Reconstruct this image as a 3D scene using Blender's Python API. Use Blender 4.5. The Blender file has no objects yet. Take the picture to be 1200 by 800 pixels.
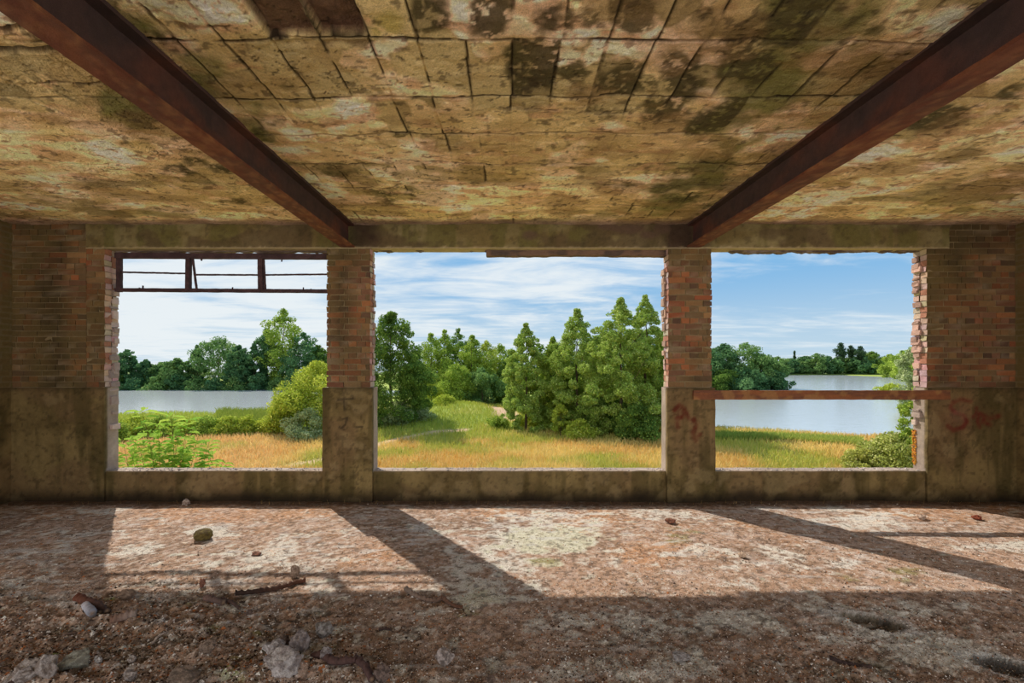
import bpy, math, random
import numpy as np
from mathutils import Vector

random.seed(7)
C = bpy.context.scene.collection
D = 5.86            # distance of the window wall from the camera
F = 533.333         # focal length in photo pixels
EYE = 1.73
CEIL = 3.575
T = 0.20            # wall thickness

# ------------------------------------------------------------------ helpers
def wx(px, Y=D): return (px - 602) * Y / F
def wz(py, Y=D): return EYE + (430 - py) * Y / F
def floor_pt(px, py):
    Y = EYE * F / (py - 430)
    return ((px - 602) * Y / F, Y)
def lin(c):
    c = np.asarray(c, float)
    return np.where(c <= .04045, c / 12.92, ((c + .055) / 1.055) ** 2.4)

def _h(ix, iy, iz, s):
    ix = ix.astype(np.int64); iy = iy.astype(np.int64); iz = iz.astype(np.int64)
    h = (ix * 374761393 + iy * 668265263 + iz * 2147483647 + s * 974634777) & 0xffffffff
    h = ((h ^ (h >> 13)) * 1274126177) & 0xffffffff
    h = ((h ^ (h >> 16)) * 2246822519) & 0xffffffff
    return ((h ^ (h >> 15)) & 0xffffff) / float(0xffffff)
def vn(x, y, z=None, s=0):
    x = np.asarray(x, float); y = np.asarray(y, float)
    z = np.zeros_like(x) if z is None else np.asarray(z, float)
    fx, fy, fz = np.floor(x), np.floor(y), np.floor(z)
    u, v, w = x - fx, y - fy, z - fz
    u = u*u*(3-2*u); v = v*v*(3-2*v); w = w*w*(3-2*w)
    def L(a, b, t): return a + (b - a) * t
    def plane(k):
        return L(L(_h(fx, fy, fz+k, s), _h(fx+1, fy, fz+k, s), u),
                 L(_h(fx, fy+1, fz+k, s), _h(fx+1, fy+1, fz+k, s), u), v)
    if not np.any(w): return plane(0)
    return L(plane(0), plane(1), w)
def fbm(x, y, z=None, s=0, o=4):
    r = 0; a = .5; t = 0
    for i in range(o):
        k = 2.03 ** i
        r = r + a * vn(x*k, y*k, None if z is None else z*k, s + i*17); t += a; a *= .5
    return np.clip(.5 + (r / t - .5)*1.25, 0, 1)
def sm(a, b, x):
    t = np.clip((x - a) / (b - a), 0, 1); return t*t*(3-2*t)
def mix(a, b, t):
    t = np.asarray(t)[..., None]; return np.asarray(a) * (1-t) + np.asarray(b) * t

def mesh_obj(name, verts, faces, mat, parent=None, cols=None, smooth=False, loc=None):
    """verts (N,3); faces (M,k) array of equal-size faces, or a list of arrays"""
    me = bpy.data.meshes.new(name)
    verts = np.asarray(verts, np.float32)
    fl = faces if isinstance(faces, list) else [faces]
    fl = [np.asarray(f, np.int32) for f in fl if len(f)]
    me.vertices.add(len(verts)); me.vertices.foreach_set('co', verts.ravel())
    nl = sum(f.size for f in fl); nf = sum(len(f) for f in fl)
    me.loops.add(nl); me.polygons.add(nf)
    me.loops.foreach_set('vertex_index', np.concatenate([f.ravel() for f in fl]))
    tot = np.concatenate([np.full(len(f), f.shape[1], np.int32) for f in fl])
    st = np.concatenate([[0], np.cumsum(tot)[:-1]]).astype(np.int32)
    me.polygons.foreach_set('loop_start', st); me.polygons.foreach_set('loop_total', tot)
    me.polygons.foreach_set('use_smooth', np.full(nf, smooth))
    me.update(calc_edges=True)
    if cols is not None:
        ca = me.color_attributes.new('Col', 'FLOAT_COLOR', 'POINT')
        c4 = np.ones((len(verts), 4), np.float32); c4[:, :3] = cols
        ca.data.foreach_set('color', c4.ravel())
    me.materials.append(mat)
    o = bpy.data.objects.new(name, me); C.objects.link(o)
    if parent: o.parent = parent
    if loc: o.location = loc
    return o
def empty(name, loc=(0, 0, 0), rz=0):
    o = bpy.data.objects.new(name, None); C.objects.link(o)
    o.location = loc; o.rotation_euler = (0, 0, rz); o.empty_display_size = .1
    return o
def tag(o, label=None, cat=None, group=None, kind=None):
    if label: o['label'] = label
    if cat: o['category'] = cat
    if group: o['group'] = group
    if kind: o['kind'] = kind
    return o

# ------------------------------------------------------------------ materials
def mat(name, base=(.5, .5, .5), rough=.9, attr=True, var=.25, vscale=30, bump=.4, bscale=60, bdist=.01,
        metal=0, extra=None, fine=220):
    m = bpy.data.materials.new(name); m.use_nodes = True
    nt = m.node_tree; N = nt.nodes; Lk = nt.links; N.clear()
    out = N.new('ShaderNodeOutputMaterial'); b = N.new('ShaderNodeBsdfPrincipled')
    Lk.new(b.outputs[0], out.inputs[0])
    b.inputs['Roughness'].default_value = rough; b.inputs['Metallic'].default_value = metal
    b.inputs['Specular IOR Level'].default_value = .25
    tc = N.new('ShaderNodeTexCoord')
    n1 = N.new('ShaderNodeTexNoise'); n1.inputs['Scale'].default_value = vscale; n1.inputs['Detail'].default_value = 8
    n1.inputs['Roughness'].default_value = .7
    n2 = N.new('ShaderNodeTexNoise'); n2.inputs['Scale'].default_value = fine; n2.inputs['Detail'].default_value = 3
    Lk.new(tc.outputs['Object'], n1.inputs['Vector']); Lk.new(tc.outputs['Object'], n2.inputs['Vector'])
    add = N.new('ShaderNodeMath'); add.operation = 'ADD'
    Lk.new(n1.outputs['Fac'], add.inputs[0]); Lk.new(n2.outputs['Fac'], add.inputs[1])
    mr = N.new('ShaderNodeMapRange'); mr.inputs['From Min'].default_value = .65; mr.inputs['From Max'].default_value = 1.35
    mr.inputs['To Min'].default_value = 1 - var; mr.inputs['To Max'].default_value = 1 + var
    Lk.new(add.outputs[0], mr.inputs['Value'])
    vm = N.new('ShaderNodeVectorMath'); vm.operation = 'MULTIPLY'
    if attr:
        a = N.new('ShaderNodeAttribute'); a.attribute_name = 'Col'; Lk.new(a.outputs['Color'], vm.inputs[0])
    else:
        vm.inputs[0].default_value = base
    Lk.new(mr.outputs[0], vm.inputs[1]); Lk.new(vm.outputs[0], b.inputs['Base Color'])
    if bump:
        n3 = N.new('ShaderNodeTexNoise'); n3.inputs['Scale'].default_value = bscale; n3.inputs['Detail'].default_value = 7
        n3.inputs['Roughness'].default_value = .65
        Lk.new(tc.outputs['Object'], n3.inputs['Vector'])
        bp = N.new('ShaderNodeBump'); bp.inputs['Strength'].default_value = bump; bp.inputs['Distance'].default_value = bdist
        Lk.new(n3.outputs['Fac'], bp.inputs['Height']); Lk.new(bp.outputs[0], b.inputs['Normal'])
    return m
def leaf_mat(name, trans=.35):
    m = bpy.data.materials.new(name); m.use_nodes = True
    nt = m.node_tree; N = nt.nodes; Lk = nt.links; N.clear()
    out = N.new('ShaderNodeOutputMaterial'); d = N.new('ShaderNodeBsdfDiffuse'); t = N.new('ShaderNodeBsdfTranslucent')
    mx = N.new('ShaderNodeMixShader'); mx.inputs[0].default_value = trans
    a = N.new('ShaderNodeAttribute'); a.attribute_name = 'Col'
    Lk.new(a.outputs['Color'], d.inputs[0]); Lk.new(a.outputs['Color'], t.inputs[0])
    Lk.new(d.outputs[0], mx.inputs[1]); Lk.new(t.outputs[0], mx.inputs[2]); Lk.new(mx.outputs[0], out.inputs[0])
    return m

M_ceil = mat('plaster_ceiling', rough=.95, var=.34, vscale=40, bump=1.0, bscale=60, bdist=.012, fine=170)
M_floor = mat('dirty_floor', rough=.95, var=.62, vscale=75, bump=.9, bscale=110, bdist=.008, fine=190)
M_conc = mat('stained_concrete', rough=.92, var=.30, vscale=14, bump=.6, bscale=40, bdist=.008)
M_brick = mat('old_brick', rough=.95, var=.22, vscale=22, bump=.8, bscale=55, bdist=.008)
M_rust = mat('rusty_steel', rough=.85, var=.3, vscale=18, bump=.5, bscale=90, bdist=.004)
M_stone = mat('rubble_stone', rough=.95, var=.5, vscale=50, bump=1.0, bscale=70, bdist=.014)
M_wood = mat('weathered_wood', rough=.9, var=.3, vscale=20, bump=.6, bscale=80, bdist=.005)
M_bark = mat('bark', base=tuple(lin((.36, .30, .24))), attr=False, var=.3, vscale=3, bump=0)
M_ground = mat('field_soil', rough=1, var=.15, vscale=1.5, bump=0, fine=8)
M_leaf = leaf_mat('leaves', .35)
M_grass = leaf_mat('grass_blades', .3)

# ------------------------------------------------------------------ geometry builders
def grid_obj(name, xs, ys, zf, cf, mt, parent=None, flip=False, smooth=False):
    X, Y = np.meshgrid(xs, ys)
    Z = zf(X, Y); col = cf(X, Y) if cf else None
    nx, ny = len(xs), len(ys)
    i = np.arange(nx*ny).reshape(ny, nx)
    f = np.stack([i[:-1, :-1], i[:-1, 1:], i[1:, 1:], i[1:, :-1]], -1).reshape(-1, 4)
    if flip: f = f[:, ::-1]
    V = np.stack([X, Y, Z], -1).reshape(-1, 3)
    return mesh_obj(name, V, f, mt, parent, None if col is None else col.reshape(-1, 3), smooth)

class MB:
    """collects verts, quads and colours for one mesh"""
    def __init__(s): s.v = []; s.q = []; s.t = []; s.c = []; s.n = 0
    def add(s, v, q=None, t=None, c=(.5, .5, .5)):
        v = np.asarray(v, float); s.v.append(v)
        if q is not None and len(q): s.q.append(np.asarray(q, int) + s.n)
        if t is not None and len(t): s.t.append(np.asarray(t, int) + s.n)
        c = np.asarray(c, float)
        s.c.append(np.broadcast_to(c, (len(v), 3)).copy() if c.ndim == 1 else c); s.n += len(v)
    def build(s, name, mt, parent=None, smooth=False, loc=None):
        f = []
        if s.q: f.append(np.concatenate(s.q))
        if s.t: f.append(np.concatenate(s.t))
        return mesh_obj(name, np.concatenate(s.v), f, mt, parent, np.concatenate(s.c), smooth, loc)
BOXF = np.array([[0,3,2,1],[4,5,6,7],[0,1,5,4],[1,2,6,5],[2,3,7,6],[3,0,4,7]])
def add_box(mb, x0, x1, y0, y1, z0, z1, c, jit=0, rng=random):
    v = np.array([[x0,y0,z0],[x1,y0,z0],[x1,y1,z0],[x0,y1,z0],[x0,y0,z1],[x1,y0,z1],[x1,y1,z1],[x0,y1,z1]], float)
    if jit: v += np.array([[rng.uniform(-jit, jit) for _ in range(3)] for _ in range(8)])
    mb.add(v, BOXF, None, c)

def relief(mb, x0, x1, y0, y1, z0, z1, res, cf, amp=.004, nf=6, seed=3, shape=None):
    """a box with a gridded surface, displaced by 3-D noise (all faces share it) and coloured by position"""
    def axis(a, b): return np.linspace(a, b, max(2, int(round((b-a)/res))+1))
    xs, ys, zs = axis(x0, x1), axis(y0, y1), axis(z0, z1)
    def face(A, B, fn, fl):
        P, Q = np.meshgrid(A, B); v = fn(P, Q).reshape(-1, 3)
        na, nb = len(A), len(B); i = np.arange(na*nb).reshape(nb, na)
        f = np.stack([i[:-1, :-1], i[:-1, 1:], i[1:, 1:], i[1:, :-1]], -1).reshape(-1, 4)
        return v, (f[:, ::-1] if fl else f)
    S = np.stack
    fs = [face(xs, zs, lambda p, q: S([p, p*0+y0, q], -1), False), face(xs, zs, lambda p, q: S([p, p*0+y1, q], -1), True),
          face(ys, zs, lambda p, q: S([p*0+x0, p, q], -1), True), face(ys, zs, lambda p, q: S([p*0+x1, p, q], -1), False),
          face(xs, ys, lambda p, q: S([p, q, p*0+z0], -1), True), face(xs, ys, lambda p, q: S([p, q, p*0+z1], -1), False)]
    for v, f in fs:
        c = cf(v[:, 0], v[:, 1], v[:, 2])
        d = np.stack([fbm(v[:, 0]*nf, v[:, 1]*nf, v[:, 2]*nf, seed+k*31, 4) - .5 for k in range(3)], -1) * 2 * amp
        w = v + d
        if shape: w = shape(v, w)
        mb.add(w, f, None, c)

# ------------------------------------------------------------------ camera, sun, sky
cd = bpy.data.cameras.new('camera'); cam = bpy.data.objects.new('camera', cd); C.objects.link(cam)
cam.location = (0, 0, EYE); cam.rotation_euler = (math.pi/2, 0, 0)
cd.sensor_width = 36; cd.lens = 16; cd.shift_x = -2/1200; cd.shift_y = 30/1200; cd.clip_end = 2000
bpy.context.scene.camera = cam

SUN_E = 5.2
az = math.radians(39)      # light travels towards +X, -Y, down
sv = Vector((math.sin(az)*1.029, -math.cos(az)*1.029, -1.0))
sl = bpy.data.lights.new('sun', 'SUN'); sl.energy = SUN_E; sl.angle = math.radians(.55); sl.color = (1, .93, .82)
so = bpy.data.objects.new('sun', sl); C.objects.link(so); so.rotation_euler = sv.to_track_quat('-Z', 'Y').to_euler()
so.location = (0, 0, 12)

def build_world():
    w = bpy.data.worlds.new('sky'); bpy.context.scene.world = w; w.use_nodes = True
    nt = w.node_tree; N = nt.nodes; L = nt.links; N.clear()
    out = N.new('ShaderNodeOutputWorld'); bg = N.new('ShaderNodeBackground'); L.new(bg.outputs[0], out.inputs[0])
    tc = N.new('ShaderNodeTexCoord'); sp = N.new('ShaderNodeSeparateXYZ'); L.new(tc.outputs['Generated'], sp.inputs[0])
    def math_(op, a, b=None, clamp=False):
        n = N.new('ShaderNodeMath'); n.operation = op; n.use_clamp = clamp
        for k, v in enumerate((a, b)):
            if v is None: continue
            if isinstance(v, (int, float)): n.inputs[k].default_value = v
            else: L.new(v, n.inputs[k])
        return n.outputs[0]
    def mapr(v, a, b, c, d, smooth=True):
        n = N.new('ShaderNodeMapRange'); n.interpolation_type = 'SMOOTHSTEP' if smooth else 'LINEAR'
        L.new(v, n.inputs['Value'])
        for k, q in zip(('From Min', 'From Max', 'To Min', 'To Max'), (a, b, c, d)): n.inputs[k].default_value = q
        return n.outputs[0]
    def mixc(f, a, b):
        n = N.new('ShaderNodeMix'); n.data_type = 'RGBA'
        if isinstance(f, float): n.inputs[0].default_value = f
        else: L.new(f, n.inputs[0])
        for s_, v in ((n.inputs[6], a), (n.inputs[7], b)):
            if isinstance(v, tuple): s_.default_value = (*v, 1)
            else: L.new(v, s_)
        return n.outputs[2]
    X, Y, Z = sp.outputs
    el = math_('MAXIMUM', Z, 0.0)
    hor = tuple(lin((.74, .84, .91))); blue = tuple(lin((.50, .72, .90))); deep = tuple(lin((.62, .76, .90)))
    base = mixc(mapr(el, .02, .22, 0, 1), hor, blue)
    base = mixc(mapr(el, .3, .9, 0, 1), base, deep)
    # clouds laid on a flat layer high above: streaks that shrink towards the horizon
    zz = math_('ADD', el, .07)
    cx = math_('DIVIDE', X, zz); cy = math_('DIVIDE', Y, zz)
    cb = N.new('ShaderNodeCombineXYZ'); L.new(cx, cb.inputs[0]); L.new(cy, cb.inputs[1])
    def cloud(scale, sx, sy, off, detail=8, rough=.6, dist=.6):
        mp = N.new('ShaderNodeMapping'); mp.inputs['Scale'].default_value = (sx, sy, 1); mp.inputs['Location'].default_value = off
        mp.inputs['Rotation'].default_value = (0, 0, .25)
        L.new(cb.outputs[0], mp.inputs[0]); n = N.new('ShaderNodeTexNoise'); n.inputs['Scale'].default_value = scale
        n.inputs['Detail'].default_value = detail; n.inputs['Roughness'].default_value = rough; n.inputs['Distortion'].default_value = dist
        L.new(mp.outputs[0], n.inputs['Vector']); return n.outputs['Fac']
    c1 = cloud(.55, 1, 1.1, (3.1, 1.7, 0)); c2 = cloud(1.6, .7, 1.6, (7, 4, 2), 6, .6, 1.0)
    # more veil to the left (low X), opener blue to the right
    side = mapr(X, -.75, .45, .19, -.01, False)
    s1 = math_('ADD', math_('ADD', math_('MULTIPLY', c1, .65), math_('MULTIPLY', c2, .35)), side)
    veil = mapr(s1, .44, .70, 0, .92)
    white = tuple(lin((.93, .955, .965)))
    col = mixc(veil, base, white)
    L.new(col, bg.inputs[0]); bg.inputs[1].default_value = SKY
SKY = 1.0
build_world()

vs = bpy.context.scene.view_settings
vs.view_transform = 'Standard'; vs.look = 'None'; vs.exposure = 0; vs.gamma = 1; vs.use_curve_mapping = False

# fill lamps added to brighten the room, unseen behind and beside the viewer
def fill_light(name, loc, rot, sx, sy, rad, col=(1, .965, .93)):
    l = bpy.data.lights.new(name, 'AREA'); l.shape = 'RECTANGLE'; l.size = sx; l.size_y = sy; l.energy = rad*math.pi*sx*sy; l.color = col
    o = bpy.data.objects.new(name, l); C.objects.link(o); o.location = loc; o.rotation_euler = rot
RAD = 2.9
fill_light('fill_rear', (0, -6.1, 1.75), (math.pi/2, 0, 0), 12.6, 2.7, RAD)
fill_light('fill_left', (-6.75, -1.7, 1.85), (math.pi/2, 0, -math.pi/2), 8.2, 2.7, RAD)
fill_light('fill_right', (6.75, -1.7, 1.85), (math.pi/2, 0, math.pi/2), 8.2, 2.7, RAD)

# ------------------------------------------------------------------ the room shell
SX = 6.46           # side walls
# steel beams: left one runs straight, right one is turned a little
BEAMS = [(-2.135, 0.0), (2.315, .041)]      # x of the centre line at the wall, sideways drift per metre towards the viewer

# ---- ceiling
def blobs(px, py, L):
    r = np.zeros_like(px)
    for (cx, cy, rx, ry, s) in L:
        r = np.maximum(r, s * np.exp(-((px-cx)/rx)**2 - ((py-cy)/ry)**2))
    return r
ROWS = np.array([-6.0, 1.45, 2.0, 2.57, 3.11, 3.60, 4.12, 4.62, 5.17, 5.85, 9])
def photo_xy(X, Y, h):          # where the point of the plane stands in the view, for placing stains
    Y = np.maximum(Y, .3)
    return 602 + X*F/Y, 430 - h*F/Y
DARKS = [(505,15,38,34,1),(570,18,34,34,1),(645,20,34,36,.9),(690,14,22,30,.6),(742,14,28,30,.95),(622,85,32,34,1.1),(672,95,22,26,.75),
  (735,100,45,20,.75),(795,88,30,36,.7),(880,70,40,44,.7),(340,95,40,30,.55),(205,30,40,34,.45),(300,60,46,40,.5),(330,135,50,30,.5),
  (690,128,40,18,.5),(770,125,50,20,.55),(850,140,50,22,.5),(455,215,34,16,.65),(410,205,24,12,.5),(790,225,46,24,.55),(840,190,40,22,.5),
  (930,40,60,30,.55),(1000,20,50,30,.5),(230,195,55,18,.6),(175,135,30,14,.7),(290,235,60,14,.5),(1090,135,80,20,.75),(1190,125,40,22,.6),
  (20,70,60,14,.6),(60,85,30,16,.6),(1030,155,40,16,.4),(600,240,300,7,.15),(0,40,60,16,.5),(820,20,30,30,.35),(395,30,24,40,.4),(480,85,22,22,.3)]
GREENS = [(160,25,40,60,.7),(230,90,45,50,.7),(300,150,45,45,.6),(960,30,80,50,.9),(900,90,60,50,.9),(860,150,50,40,.8),(830,200,40,30,1),
  (780,235,40,24,.9),(1010,10,60,30,.6),(145,120,30,26,1),(160,140,20,14,.9),(430,210,40,24,.35),(620,80,30,30,.35),(350,225,50,30,.3),(800,215,20,10,1)]
YELL = [(455,30,26,24,1),(60,150,50,30,.4),(170,165,40,24,.5),(1000,215,120,24,.35),(1130,240,80,16,.4),(380,10,20,20,.5),(620,205,70,14,.35),(480,170,60,12,.2)]
def ceil_fields(X, Y, cache={}):
    px, py = photo_xy(X, Y, CEIL - EYE)
    w1 = fbm(X*3, Y*3, s=5) - .5; w2 = fbm(X*3, Y*3, s=9) - .5
    Xw, Yw = X + w1*.06, Y + w2*.06
    row = np.searchsorted(ROWS, Y + w2*.012) ; yb = np.min(np.abs((Y + w2*.035*(1+2.5*sm(2.8, 3.4, Y)))[..., None] - ROWS), -1)
    u = (X + w1*.02 + (row % 3)*.008) / .272; col = np.floor(u); xb = np.abs(u - np.round(u)) * .272
    outer = np.maximum(sm(2.3, 2.6, X - .041*(5.86-Y)), sm(-2.1, -2.3, X))
    P = sm(.42, .54, fbm(X*1.3, Y*2.0, s=21) + .07*sm(3.0, 4.0, Y) + .07*outer - .20*sm(3.5, 2.9, Y)*(1-outer))      # skim of plaster
    # flaked layers with ragged edges
    f1 = fbm(Xw*1.5 + w2*1.2, Yw*3.4, s=33, o=5) * 6; fl = f1 - np.floor(f1)
    edge = np.maximum(sm(.075, .0, fl), sm(.03, 0, 1-fl)) * sm(.42, .6, fbm(X*2.1, Y*2.1, s=41))
    jx = sm(.012, .003, xb) * (1 - .8*P) * (1-.75*outer)
    jy = sm(.016, .004, yb) * (1 - .2*P) * (1-.45*outer)
    J = np.maximum(jx, jy) * sm(.1, .38, fbm(X*4, Y*4, s=51))
    bl = _h(col, row.astype(float), col*0, 77)
    return px, py, P, fl, f1, edge, J, bl, outer, row
REC = [(-1.36,-1.10,2.05,2.545),(-1.075,-.82,2.05,2.545)]
def ceil_rec(X, Y):
    r = np.zeros_like(X)
    n = (fbm(X*9, Y*9, s=4)-.5)*.05
    for (a, b, c, d) in REC:
        r = np.maximum(r, sm(-.012, .01, np.minimum(np.minimum(X-a, b-X), d-Y) + n*.5))
    return r
GRV = [(-4.0,-2.35,2.475,.022),(-4,-2.2,2.665,.026),(-3.2,-2.3,2.965,.010)]
def ceil_grv(X, Y):
    g = np.zeros_like(X); n = (fbm(X*5, Y*5, s=14)-.5)
    for (a, b, y, h) in GRV:
        g = np.maximum(g, sm(h*1.25, h*.6, np.abs(Y - y + n*.06)) * sm(a, a+.1, X) * sm(b+.05, b-.1, X) * sm(.32, .5, fbm(X*2.2+5, Y, s=16)))
    lip = sm(.05, 0, np.abs(Y-2.60)) * sm(-1.42, -1.36, X) * sm(-.78, -.85, X)
    return g, lip
def ceil_z(X, Y):
    px, py, P, fl, f1, edge, J, bl, outer, row = ceil_fields(X, Y)
    z = CEIL + .010*J - .006*P - .010*np.floor(f1)/7*(.4 + P) + .004*edge + (fbm(X*1.3, Y*1.3, s=3) - .5)*.03 + (fbm(X*14, Y*14, s=6)-.5)*.007 + .006*sm(.55, .7, fbm(X*6, Y*9, s=8))
    g, lip = ceil_grv(X, Y)
    return z + .05*ceil_rec(X, Y) + .045*g + .02*lip*fbm(X*8, Y*8, s=61)
def ceil_c(X, Y):
    px, py, P, fl, f1, edge, J, bl, outer, row = ceil_fields(X, Y)
    och = mix(lin((.76,.67,.47)), lin((.55,.48,.32)), bl*.75 + .25*fbm(X*3, Y*3, s=61))
    pla = mix(lin((.84,.72,.54)), lin((.74,.64,.44)), sm(.35, .65, fbm(X*1.4, Y*2.2, s=63)))
    pla = mix(pla, lin((.92,.78,.67)), sm(.48, .72, fbm(X*2.6, Y*3.4, s=68))*.8)
    pla = mix(pla, lin((.70,.52,.38)), sm(.58, .75, fbm(X*4.6, Y*9, s=88))*.6)
    P2 = np.maximum(P, sm(.52, .58, fbm(X*2.3+3, Y*2.3, s=64, o=5))*.9)
    c = mix(och, pla, P2)
    rim = sm(.02, .0, np.abs(fbm(X*2.3+3, Y*2.3, s=64, o=5)-.53))
    c = mix(c, lin((.30,.23,.15)), rim*.35)
    lev = _h(np.floor(f1), np.floor(f1)*0, np.floor(f1)*0, 5)
    c = c * (1 - .16*(1-lev))[..., None]
    rt = _h(np.floor(X/.272/3 + row*.37), row.astype(float), X*0, 19) if False else _h(row.astype(float), row*0., row*0., 23)
    c = c*(.92 + .14*rt)[..., None]
    n = fbm(X*6, Y*6, s=71, o=5); nb = fbm(X*2.2, Y*2.2, s=73, o=5); nf = fbm(X*28, Y*28, s=75, o=4)
    c = mix(c, lin((.62,.56,.20)), sm(.25, .8, blobs(px, py, YELL) + (nb-.5)*.8) * .5)
    c = mix(c, lin((.64,.52,.33)), sm(.5, .7, fbm(X*1.8, Y*3, s=78)) * .5)
    G = sm(.30, .75, blobs(px, py, GREENS) + (nb-.5)*.7 + (n-.5)*.5)
    c = mix(c, mix(lin((.40,.37,.21)), lin((.45,.46,.20)), n), G*.82)
    Dk = blobs(px, py, DARKS) + (nb-.5)*.7 + (n-.5)*.55 + (bl-.5)*.36*sm(300, 100, py)
    Dm = sm(.34, .62, Dk)
    speck = sm(.60, .70, nf)
    dc = mix(lin((.30,.255,.165)), lin((.36,.32,.17)), n)
    c = mix(c, dc, Dm * (.88 - .6*speck))
    c = mix(c, lin((.54,.42,.27)), sm(.56, .7, fbm(X*1.9+9, Y*2.6, s=92))*.45)
    c = mix(c, lin((.30,.23,.15)), sm(.72, .78, fbm(X*15, Y*20, s=94, o=3))*.5)
    grey = sm(.56, .68, fbm(X*1.2+4, Y*2.4, s=83))*sm(3.4, 4.6, Y)
    c = mix(c, lin((.44,.40,.27)), grey*.45)
    R = ceil_rec(X, Y)
    c = mix(c, mix(lin((.36,.26,.21)), lin((.45,.33,.25)), nf), R*.92)
    g, lip = ceil_grv(X, Y)
    c = mix(c, lin((.38,.26,.16)), lip*.6*sm(.4, .6, n))
    c = mix(c, lin((.16,.12,.10)), g*.8)
    c = mix(c, lin((.22,.17,.11)), np.clip(edge*.72 + J*.95*(.5+.5*(1-P)), 0, 1) * sm(.22, .4, n))
    c = mix(c, lin((.52,.43,.36)), sm(5.6, 5.8, Y) * .7)
    c = c*np.array([1.16, 1.19, 1.34]); l = c.mean(-1, keepdims=True)
    c = c*(l/.24)**.42*1.08
    return np.clip(c, 0, .88)
rs = .0125
xs = np.arange(-SX, SX+rs, rs)
ceiling = grid_obj('ceiling', xs, np.arange(2.05, D+rs, rs), ceil_z, ceil_c, M_ceil, None, flip=True)
tag(ceiling, kind='structure')
def ceil_c2(x, y, z): return mix(lin((.66,.58,.40)), lin((.42,.36,.22)), fbm(x*1.5, y*1.5, s=3))
mb = MB(); relief(mb, -SX, SX, -6.0, 2.07, CEIL+.004, CEIL+.06, .25, ceil_c2, amp=.004)
tag(mb.build('ceiling', M_ceil), kind='structure')
mb = MB(); relief(mb, -SX-.2, SX+.2, -6.2, D+T, CEIL+.09, CEIL+.30, .5, ceil_c2, amp=.003)
tag(mb.build('ceiling', M_conc), kind='structure')

# ---- floor
GREYP = [(640,635,75,26,1),(590,655,70,24,.8),(545,640,60,18,.6),(560,695,60,26,.7),(700,660,50,14,.5),(490,630,40,14,.4),(160,645,40,8,.8),(90,628,70,9,.7),
  (250,622,24,8,1),(120,598,30,5,.6),(330,655,70,14,.7),(230,662,60,10,.5),(660,725,70,18,.8),(740,725,40,14,.7),(840,720,45,14,.8),(790,780,60,14,.9),
  (655,785,26,12,1),(730,785,24,9,.8),(785,602,30,10,.9),(1010,610,60,10,1),(985,595,30,6,.6),(870,660,30,10,.7),(855,680,30,8,.7),(920,650,50,10,.6),
  (990,660,40,8,.7),(990,745,60,12,.8),(1080,755,40,14,.9),(1120,770,40,14,.9),(1130,713,50,10,.6),(1160,640,50,8,.7),(1060,715,60,14,.6),(950,712,40,10,.6),
  (380,690,30,10,.5),(480,720,40,18,.5),(430,735,40,10,.4),(820,650,24,12,.5),(350,640,60,16,.45),(60,650,40,10,.5),(350,772,50,12,.7),(1190,640,40,10,.5),
  (20,680,30,10,.5),(740,600,60,8,.3),(900,740,40,12,.4),(620,765,40,10,.3)]
ORNG = [(250,600,160,22,.8),(430,650,60,30,.7),(330,630,160,40,.45),(760,650,70,40,.8),(800,620,60,20,.6),(730,610,110,24,.6),(960,620,120,30,.6),
  (1100,600,100,24,.8),(1130,650,80,20,.7),(100,600,80,14,.5),(60,640,60,20,.4),(930,680,160,20,.4),(560,602,80,10,.5),(1000,770,60,20,.3),(30,770,30,20,.4),(110,680,60,12,.4)]
MOSS = [(270,740,60,20,.6),(230,720,40,14,.6),(60,760,30,10,.5),(66,770,8,5,1.2),(270,792,24,10,1.1),(790,630,30,12,.8),(1000,680,80,8,.6),(1060,670,40,6,.7),
  (300,775,60,20,.5),(640,655,20,6,.9),(550,720,30,10,.8),(130,704,10,4,.9),(400,760,40,10,.3),(660,720,20,8,.2)]
BROWN_SHADE = [(150,760,160,60,.6),(350,740,160,40,.55),(800,740,120,40,.5),(1000,780,160,40,.45),(250,700,160,20,.45),(60,700,80,30,.4),(500,770,160,30,.45)]  # dark brown foreground patches, deepened to put its shade into the colour
_p1 = floor_pt(1020, 728); _p2 = floor_pt(1178, 783)
def pits(X, Y):
    n = (fbm(X*7, Y*7, s=91)-.5)
    a = math.radians(-14)
    def ell(p, rx, ry, a):
        dx, dy = X-p[0], Y-p[1]; u = dx*math.cos(a)+dy*math.sin(a); v = -dx*math.sin(a)+dy*math.cos(a)
        return np.sqrt((u/rx)**2 + (v/ry)**2)
    d1 = ell(_p1, .21, .10, -.45) + n*.5; d2 = ell((_p2[0]+.08, _p2[1]), .25, .095, -.35) + n*.5; d3 = ell(floor_pt(1005, 776), .17, .03, -.12) + n*.9
    return d1, d2, d3
def hills(X, Y):
    px, py = photo_xy(X, Y, -EYE)
    r = 0
    for (cx, cy, rx, ry, h) in [(90,775,45,10,.03),(330,788,60,14,.05),(350,752,30,7,.025),(240,766,40,8,.03),(140,728,60,9,.03),(110,712,50,7,.025),
                                (400,785,60,10,.03),(520,772,16,6,.03),(30,797,60,8,.05),(200,735,40,7,.02),(490,788,30,8,.02),(555,705,70,8,.008),(740,788,50,8,.015)]:
        r = r + h*np.exp(-((px-cx)/rx)**2 - ((py-cy)/ry)**2)
    return r, px, py
def rough_amt(px, py):
    return np.clip(.16 + .85*sm(560, 180, px)*sm(600, 740, py) + .45*sm(680, 720, py) + .25*sm(820, 950, px)*sm(690, 730, py), 0, 1.5)
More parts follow.
